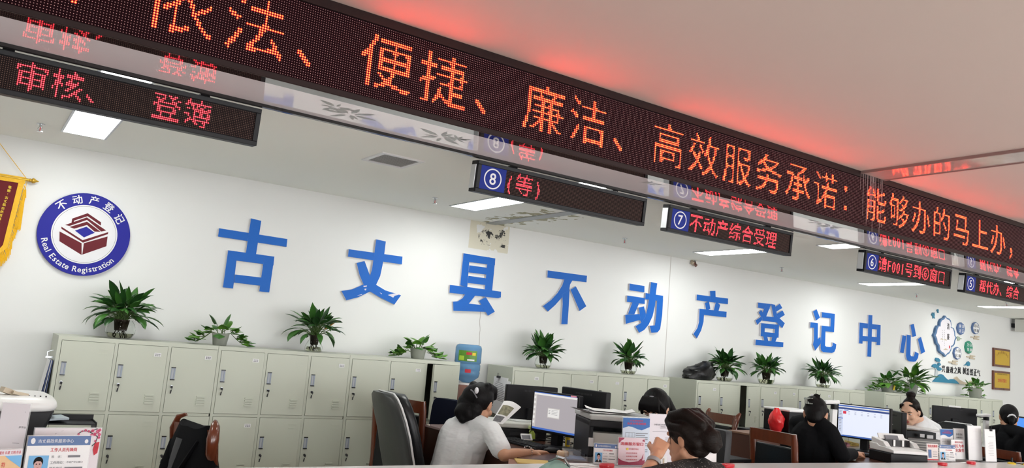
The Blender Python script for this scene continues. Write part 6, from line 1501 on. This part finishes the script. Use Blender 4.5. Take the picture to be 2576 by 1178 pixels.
def seated(name, label, hip, chest, neck, head, shoulders, arms, clothes, skinm, hairprims, hairm, rz, sleeve, trousers='cloth', build=1.0, bare=True, vox=.007, hands=True, face=True, collar=None, extras=None, group=None, thigh=None, kcurl=(.35, .5, .4), high=0.0):
    """a person sitting: hip, chest, neck points; shoulders [2]; arms [(elbow, wrist, knuckles, up, thumb)]"""
    hip, chest, neck = Vector(hip), Vector(chest), Vector(neck)
    root = thing(name, label, 'person', (hip.x, hip.y, 0), 0); org = Vector((hip.x, hip.y, 0)); H = head
    fw = thigh or Vector((H.f.x, H.f.y, 0)).normalized(); side = fw.cross(Vector((0, 0, 1)))
    q = H.skull(); nb = H.p(0, -.022, -.07); path(q, [nb, neck], [.050, .056])
    for s in shoulders: q.append(('c', neck + Vector((0, 0, -.04)), .042, Vector(s) + Vector((0, 0, -.012)), .040))
    path(q, [neck, chest, (chest + hip) / 2, hip], [.056, .10 * build, .115 * build, .125 * build])
    for s, a in zip(shoulders, arms):
        if a is None: continue
        el, wr, kn, up, th = a[:5]
        path(q, [s, el], [.043 * build, .036]); path(q, [el, (Vector(el) * .55 + Vector(wr) * .45), wr], [.037, .036, .024])
        if hands: hand(q, wr, kn, a[5] if len(a) > 5 else kcurl, up, .95, th)
    for sx in (-1, 1):
        a = hip + side * sx * .09; b = hip + side * sx * .11 + fw * .40; b.z = hip.z + .0; c = b + Vector((0, 0, -b.z + .09)) + fw * .02
        path(q, [a, b], [.075, .052]); path(q, [b, c], [.05, .038]); q.append(('c', c - fw * .02 + Vector((0, 0, -.05)), .035, c + fw * .14 + Vector((0, 0, -.06)), .028))
    obj_body = fuse('body', q, [skinm], root, vox, 3, org)
    # upper garment
    q = []
    path(q, [neck + Vector((0, 0, -.035 + high)), neck + Vector((0, 0, -.07)), chest, (chest + hip) / 2, hip], [.074, .088, .150 * build, .150 * build, .165 * build])
    for s in shoulders: path(q, [neck + Vector((0, 0, -.032 + high)), Vector(s)], [.068, .062 * build]); q.append(('c', chest + (Vector(s) - neck) * .45, .105 * build, (chest + hip) / 2 + (Vector(s) - neck) * .42, .105 * build)); q.append(('c', Vector(s), .06 * build, chest + (Vector(s) - neck) * .5, .085 * build)); q.append(('c', (chest + hip) / 2 + (Vector(s) - neck) * .42, .105 * build, hip + (Vector(s) - neck) * .42, .115 * build))
    for s, a in zip(shoulders, arms):
        if a is None: continue
        s = Vector(s); el = Vector(a[0]); wr = Vector(a[1])
        if sleeve < 1: path(q, [s, s.lerp(el, sleeve)], [.064 * build, .062 * build])
        else: path(q, [s, el, el.lerp(wr, min(1, sleeve - 1))], [.062 * build, .052 * build, .042])
    obj_sh = fuse('upper_garment', q, [clothes], root, vox, 4, org)
    q = []
    for sx in (-1, 1):
        a = hip + side * sx * .09 + Vector((0, 0, -.0)); b = hip + side * sx * .11 + fw * .41; c = Vector((b.x, b.y, .10)) + fw * .02
        path(q, [a, b], [.095, .066]); path(q, [b, c], [.064, .055])
    q.append(('e', hip + Vector((0, 0, -.02)), (.17, .15, .11))); fuse('trousers', q, [M[trousers]], root, .012, 3, org)
    q = []
    for sx in (-1, 1):
        b = hip + side * sx * .11 + fw * .42; q.append(('c', Vector((b.x, b.y, .055)), .045, Vector((b.x, b.y, .045)) + fw * .15, .038))
    fuse('shoes', q, [M['black']], root, .01, 2, org)
    if hairprims: fuse('hair', hairprims, [hairm], root, .006, 8, org)
    if face: H.face(root, org)
    if collar:
        m = MB(); c0 = neck + Vector((0, 0, -.02)); rg = []
        for z, r in ((-.035, .088), (-.005, .078), (.018, .070), (.012, .064), (-.01, .066)): rg.append([c0 + Vector((0, 0, z)) + (H.r * math.cos(t_) + Vector((H.f.x, H.f.y, 0)).normalized() * math.sin(t_)) * r for t_ in [2 * PI * k / 24 for k in range(24)]])
        m.rings([[v - org for v in r] for r in rg], caps=False); obj('collar', m, collar, root, smooth=60)
    if extras: extras(root, org, H)
    return root
def strands(prims, H, pts, r0, r1, n=1):
    path(prims, [H.p(*p) for p in pts], [r0 + (r1 - r0) * i / (len(pts) - 1) for i in range(len(pts))])

# ---- the woman in the white shirt
H1 = Head(P(1207, 1018, d=5.0), (.80, .48, -.36), 1.0)
def Q(x, y, d): return P(x, y, d=d)
hp = [('e', Q(1177, 1034, 4.95), (.078, .078, .06)), ('e', Q(1180, 1044, 4.93), (.06, .06, .045)), H1.e((0, -.022, .034), (.086, .102, .096)), ('e', Q(1196, 1000, 5.0), (.088, .088, .083)), ('e', Q(1183, 1018, 5.0), (.085, .085, .08)), ('e', Q(1172, 1033, 5.0), (.066, .075, .06)), ('e', Q(1188, 1040, 4.97), (.07, .07, .05)),
      ('c', Q(1170, 1030, 4.98), .055, Q(1162, 1047, 4.98), .034), ('c', Q(1195, 1035, 4.92), .045, Q(1200, 1050, 4.94), .026), ('c', Q(1180, 1040, 4.95), .05, Q(1178, 1056, 4.96), .034), ('c', Q(1160, 1038, 4.93), .045, Q(1164, 1055, 4.90), .028), ('c', Q(1193, 1036, 4.92), .05, Q(1192, 1052, 4.90), .03)]
for r_ in (-.05, 0, .05): strands(hp, H1, [(r_, .070, .075), (r_ * 1.1, .03, .112), (r_, -.05, .10)], .02, .03)
for i in range(7): strands(hp, H1, [(-.045 + .014 * i, .075, .090), (-.045 + .016 * i, .100, .108), (-.04 + .014 * i, .112, .082 + .006 * (i % 3))], .008, .003)
def ex1(root, org, H):
    m = MB(); m.ell(Q(1199, 983, 4.905) - org, (.013, .013, .020)); obj('hair_clip', m, M['signwhite'], root, smooth=80, label='pearl hair clip')
    m = MB(); m.tube([Q(1184, 981, 4.915) - org, Q(1190, 985, 4.905) - org, Q(1195, 993, 4.90) - org, Q(1200, 1002, 4.895) - org], .004, 6); obj('hair_band', m, M['greyink'], root, smooth=60)
    w = P(1327, 1137, d=4.85); e = P(1350, 1137, d=4.95); a = (e - w).normalized(); u = a.orthogonal().normalized(); v = a.cross(u)
    m = MB()
    for k in range(16):
        t_ = 2 * PI * k / 16; m.ell(w + (u * math.cos(t_) + v * math.sin(t_)) * .0315 - org, .0042 if k % 4 else .0055, None, 8, 6)
    obj('bracelet', m, M['chrome'], root, smooth=80, label='silver bead bracelet')
W = seated('person', 'person with loose black hair and white shirt using the grey screen', P(1128, 1235, d=4.95), P(1160, 1108, d=4.98), P(1184, 1048, d=4.98), H1, [P(1236, 1086, d=4.80), P(1140, 1076, d=5.2)],
       [(P(1268, 1146, d=4.62), P(1333, 1140, d=4.86), P(1366, 1138, d=4.97), (0, 0, 1), 1), (P(1215, 1140, d=5.35), P(1270, 1125, d=5.5), P(1292, 1122, d=5.55), (0, 0, 1), -1)],
       M['whitecloth'], M['skin'], hp, M['hair'], 0, .72, collar=M['whitecloth'], extras=ex1, build=.98, vox=.006)
p = P(1388, 1146, d=5.02)
m = MB(); m.ell((0, 0, .012), (.055, .03, .020)); small('computer_mouse', 'black mouse under the fingers of the woman in white', 'mouse', m, M['black'], (p.x, p.y, DZ), -.5, smooth=80)

# ---- the woman behind the printer, looking down
H2 = Head(P(1648, 1031, d=5.35), (-.80, -.36, -.48), 1.04)
hp = H2.capmass(vol=1.06)
for i in range(13):
    r_ = -.066 + .011 * i; e = .004 * (i % 3); strands(hp, H2, [(r_ * .7, .045, .112), (r_ * .95, .082, .080), (r_ * 1.02, .093, .05), (r_ * 1.03, .094, .028 + e * 2 + (.022 if 7 < i < 11 else 0))], .012, .0045)
for sx in (-1, 1): strands(hp, H2, [(sx * .055, .055, .085), (sx * .080, .035, .03), (sx * .080, .035, -.03), (sx * .076, .04, -.075)], .016, .005)
strands(hp, H2, [(0, -.09, .04), (-.02, -.14, -.01), (-.05, -.16, -.10), (-.06, -.15, -.2)], .045, .02)
def ex2(root, org, H):
    m = MB(); m.ell(H.p(-.01, .045, .122) - org, (.016, .006, .004), H.R); obj('hair_clip', m, M['greyink'], root, smooth=80)
seated('person', 'person with a dark fringe and ponytail looking down behind the black printer', P(1690, 1240, d=5.6), P(1680, 1130, d=5.5), P(1672, 1082, d=5.48), H2, [P(1640, 1100, d=5.3), P(1722, 1104, d=5.62)],
       [(P(1625, 1165, d=5.4), P(1590, 1150, d=5.25), P(1575, 1146, d=5.2), (0, 0, 1), -1), (P(1725, 1170, d=5.5), P(1700, 1160, d=5.25), P(1688, 1156, d=5.15), (0, 0, 1), 1)], M['cloth'], M['skinl'], hp, M['hair'], 0, 1.8, extras=ex2)

# ---- the visitor in front of the counter
H3 = Head(P(1729, 1104, d=3.88), (-.28, .95, -.16), 1.02)
hp = H3.capmass(vol=1.05)
for r_ in (-.05, -.02, .02, .05): strands(hp, H3, [(r_, .045, .105), (r_ * 1.3, -.03, .118), (r_, -.10, .06)], .026, .026)
for sx in (-1, 1): strands(hp, H3, [(sx * .05, .066, .085), (sx * .076, .035, .055), (sx * .082, -.02, .045), (sx * .06, -.07, -.02)], .02, .032); strands(hp, H3, [(sx * .072, .055, .05), (sx * .077, .048, .0), (sx * .07, .055, -.05)], .006, .003); strands(hp, H3, [(sx * .062, -.04, -.02), (sx * .045, -.06, -.055), (sx * .02, -.075, -.05)], .026, .026)
bn = P(1782, 1105, d=3.80); hp += [('e', bn, (.054, .052, .058)), ('c', H3.p(0, -.085, .0), .05, bn, .035), ('c', bn + Vector((.0, 0, .045)), .022, bn + Vector((.02, -.02, -.04)), .026), ('c', bn + Vector((.035, -.02, .03)), .016, bn + Vector((.04, -.03, -.02)), .02)]
for i in range(7): a = .3 + i * .25; hp.append(('c', H3.p(-.03 + .01 * i, .04, .115), .006, H3.p(-.045 + .014 * i, .085 - .008 * i, .132 + .004 * (i % 2)), .003))
def flower_print():
    m, t, b = nt('black_flower_print'); N = t.nodes; L = t.links; b.inputs['Roughness'].default_value = .8
    tc = N.new('ShaderNodeTexCoord'); v = N.new('ShaderNodeTexVoronoi'); v.inputs['Scale'].default_value = 75; v.distance = 'MINKOWSKI'; v.inputs['Exponent'].default_value = .55; L.new(tc.outputs['Object'], v.inputs['Vector'])
    k = mth(t, 'LESS_THAN', v.outputs['Distance'], .62); x = N.new('ShaderNodeMix'); x.data_type = 'RGBA'; x.inputs[6].default_value = (.008, .008, .009, 1); x.inputs[7].default_value = (.30, .28, .26, 1); L.new(k, x.inputs[0]); L.new(x.outputs[2], b.inputs['Base Color']); return m
def ex3(root, org, H):
    a = P(1644, 1163, d=3.62); b = P(1652, 1140, d=3.66); d = (b - a).normalized(); u = d.orthogonal().normalized(); v = d.cross(u); m = MB()
    m.rings([[a + d * s * .006 + (u * math.cos(q) + v * math.sin(q)) * r - org for q in [2 * PI * k / 28 for k in range(28)]] for s, r in ((-1.6, .0295), (-1.6, .0325), (1.6, .0325), (1.6, .0295))], caps=False); obj('bangle', m, mat('grey_bangle', (0.30, 0.30, 0.31), .3), root, smooth=40, label='grey bangle')
    m = MB(); m.tube([H.p(-.05, .0, -.13) - org, H.p(-.02, .05, -.135) - org, H.p(.03, .055, -.135) - org], .0016, 6); obj('necklace', m, M['chrome'], root)
seated('person', 'person with a dark bun and black flower blouse, chin on her fist', P(1752, 1345, d=3.78), P(1748, 1228, d=3.82), P(1736, 1172, d=3.84), H3, [P(1800, 1196, d=4.02), P(1690, 1200, d=3.62)],
       [(P(1790, 1300, d=4.1), P(1740, 1240, d=4.3), P(1728, 1228, d=4.36), (0, 0, 1), 1), (P(1618, 1215, d=3.50), P(1650, 1148, d=3.68), P(1666, 1112, d=3.76), (-.6, -.75, .2), -1, (1.1, 1.3, .9))],
       flower_print(), M['skin'], hp, M['hairb'], 0, .9, extras=ex3, face=False, vox=.006, kcurl=(.3, .4, .3))

# ---- the woman in the black suit
H4 = Head(P(2052, 1044, d=6.0), (.80, .42, -.42), 1.0)
hp = [H4.e((0, -.022, .034), (.083, .100, .096)), H4.e((0, -.060, -.005), (.066, .060, .078)), H4.e((-.02, -.085, .06), (.05, .045, .05)), H4.e((0, -.062, -.045), (.058, .045, .05))]
for sx in (-1, 1): strands(hp, H4, [(sx * .04, .066, .080), (sx * .066, .045, .055), (sx * .072, .0, .04)], .014, .022)
for i in range(4): strands(hp, H4, [(.0 + .01 * i, -.09, .09), (-.01 + .014 * i, -.11, .115), (-.02 + .02 * i, -.112, .13)], .006, .003)
def ex4(root, org, H):
    m = MB()
    for k in range(5): m.tube([H.p(-.072 + .013 * k, -.085, .095) - org, H.p(-.07 + .013 * k, -.115, .07) - org, H.p(-.064 + .012 * k, -.122, .03) - org], .0055, 6, flat=.6)
    m.tube([H.p(-.076, -.115, .072) - org, H.p(-.012, -.122, .072) - org], .007, 6); obj('claw_clip', m, mat('grey_claw', (0.34, 0.38, 0.35), .3), root, smooth=60, label='grey claw clip')
    m = MB(); m.tube([H.p(.083, -.01, .012) - org, H.p(.08, .05, .01) - org, H.p(.07, .09, .006) - org], .0022, 6); obj('glasses', m, M['chrome'], root)
seated('person', 'person with a grey claw clip in a black suit bent toward the bright wide screen', P(2042, 1230, d=6.05), P(2042, 1112, d=6.0), P(2048, 1058, d=6.0), H4, [P(2087, 1090, d=5.85), P(2006, 1068, d=6.25)],
       [(P(2118, 1146, d=5.80), P(2150, 1142, d=6.15), P(2162, 1140, d=6.25), (0, 0, 1), 1), (P(2010, 1150, d=6.5), P(2080, 1140, d=6.5), P(2096, 1138, d=6.55), (0, 0, 1), -1)], M['cloth'], M['skin'], hp, M['hair'], 0, 1.85, extras=ex4, build=1.08, high=.03)

# ---- the worker with the high bun, facing the photographer's side
H5 = Head(P(2290, 1036, d=7.5), (-.93, -.12, -.34), 1.0)
hp = [H5.e((0, -.030, .036), (.078, .090, .090)), H5.e((0, -.055, -.0), (.074, .066, .082))]
for sx in (-1, 1): strands(hp, H5, [(sx * .03, .066, .088), (sx * .062, .036, .070), (sx * .072, -.008, .05), (sx * .066, -.05, -.04)], .009, .026)
for sx in (-1, 1): strands(hp, H5, [(sx * .066, .045, .06), (sx * .08, .030, .03), (sx * .08, .015, .0)], .008, .004)
bq = H5.p(0, -.06, .145); hp += [('e', bq, (.044, .044, .034)), ('c', H5.p(0, -.04, .10), .04, bq, .03)]
def ex5(root, org, H):
    m = MB(); c = H.p(.02, -.075, .125)
    m.tube([c + H.r * .03 - org, c - H.r * .03 - org, c - H.r * .045 - H.u * .05 - org], [.004, .005, .002], 6)
    for sx in (-1, 1): m.tube([c - org, c + H.r * sx * .03 + H.u * .03 - org, c + H.r * sx * .045 + H.u * .005 - org, c - org], .0035, 6)
    m.tube([c - org, c - H.f * .02 - H.u * .06 + H.r * .03 - org, c - H.f * .03 - H.u * .12 + H.r * .03 - org], .003, 6); obj('ribbon', m, M['signwhite'], root, smooth=60, label='white hair ribbon')
seated('person', 'person with a high brown bun and white ribbon facing the screens in a white shirt', P(2334, 1185, d=7.75), P(2330, 1104, d=7.68), P(2318, 1064, d=7.62), H5, [P(2296, 1102, d=7.4), P(2352, 1080, d=7.95)],
       [(P(2300, 1140, d=7.2), P(2270, 1128, d=7.25), P(2258, 1126, d=7.25), (0, 0, 1), -1), (P(2352, 1130, d=7.8), P(2310, 1130, d=7.5), P(2298, 1130, d=7.5), (0, 0, 1), 1)], M['whitecloth'], M['skinl'], hp, M['hairb'], 0, 1.6, extras=ex5, high=.035)

# ---- the farthest woman, seen from behind
H6 = Head(P(2537, 1050, d=8.1), (.80, .58, -.12), 1.0)
hp = [H6.e((0, -.022, .034), (.085, .100, .096)), H6.e((0, -.062, -.008), (.068, .060, .076))]
strands(hp, H6, [(0, -.115, -.02), (0, -.135, -.05), (0, -.125, -.09)], .03, .018)
def ex6(root, org, H):
    m = MB()
    m.tube([H.p(-.038, -.140, -.012) - org, H.p(-.02, -.152, .008) - org, H.p(0, -.155, .014) - org, H.p(.02, -.152, .008) - org, H.p(.038, -.140, -.012) - org], [.004, .008, .009, .008, .004], 8)
    obj('hair_bow', m, M['signwhite'], root, smooth=60, label='white hair bow')
seated('person', 'person in black with a low ponytail and white bow at the right edge', P(2540, 1200, d=8.0), P(2538, 1120, d=8.02), P(2537, 1074, d=8.05), H6, [P(2580, 1094, d=7.75), P(2498, 1086, d=8.35)],
       [(P(2592, 1150, d=7.8), P(2610, 1150, d=8.2), P(2615, 1150, d=8.3), (0, 0, 1), 1), (P(2500, 1150, d=8.55), P(2530, 1145, d=8.8), P(2540, 1145, d=8.85), (0, 0, 1), -1)], M['cloth'], M['skin'], hp, M['hair'], 0, 1.8, extras=ex6)
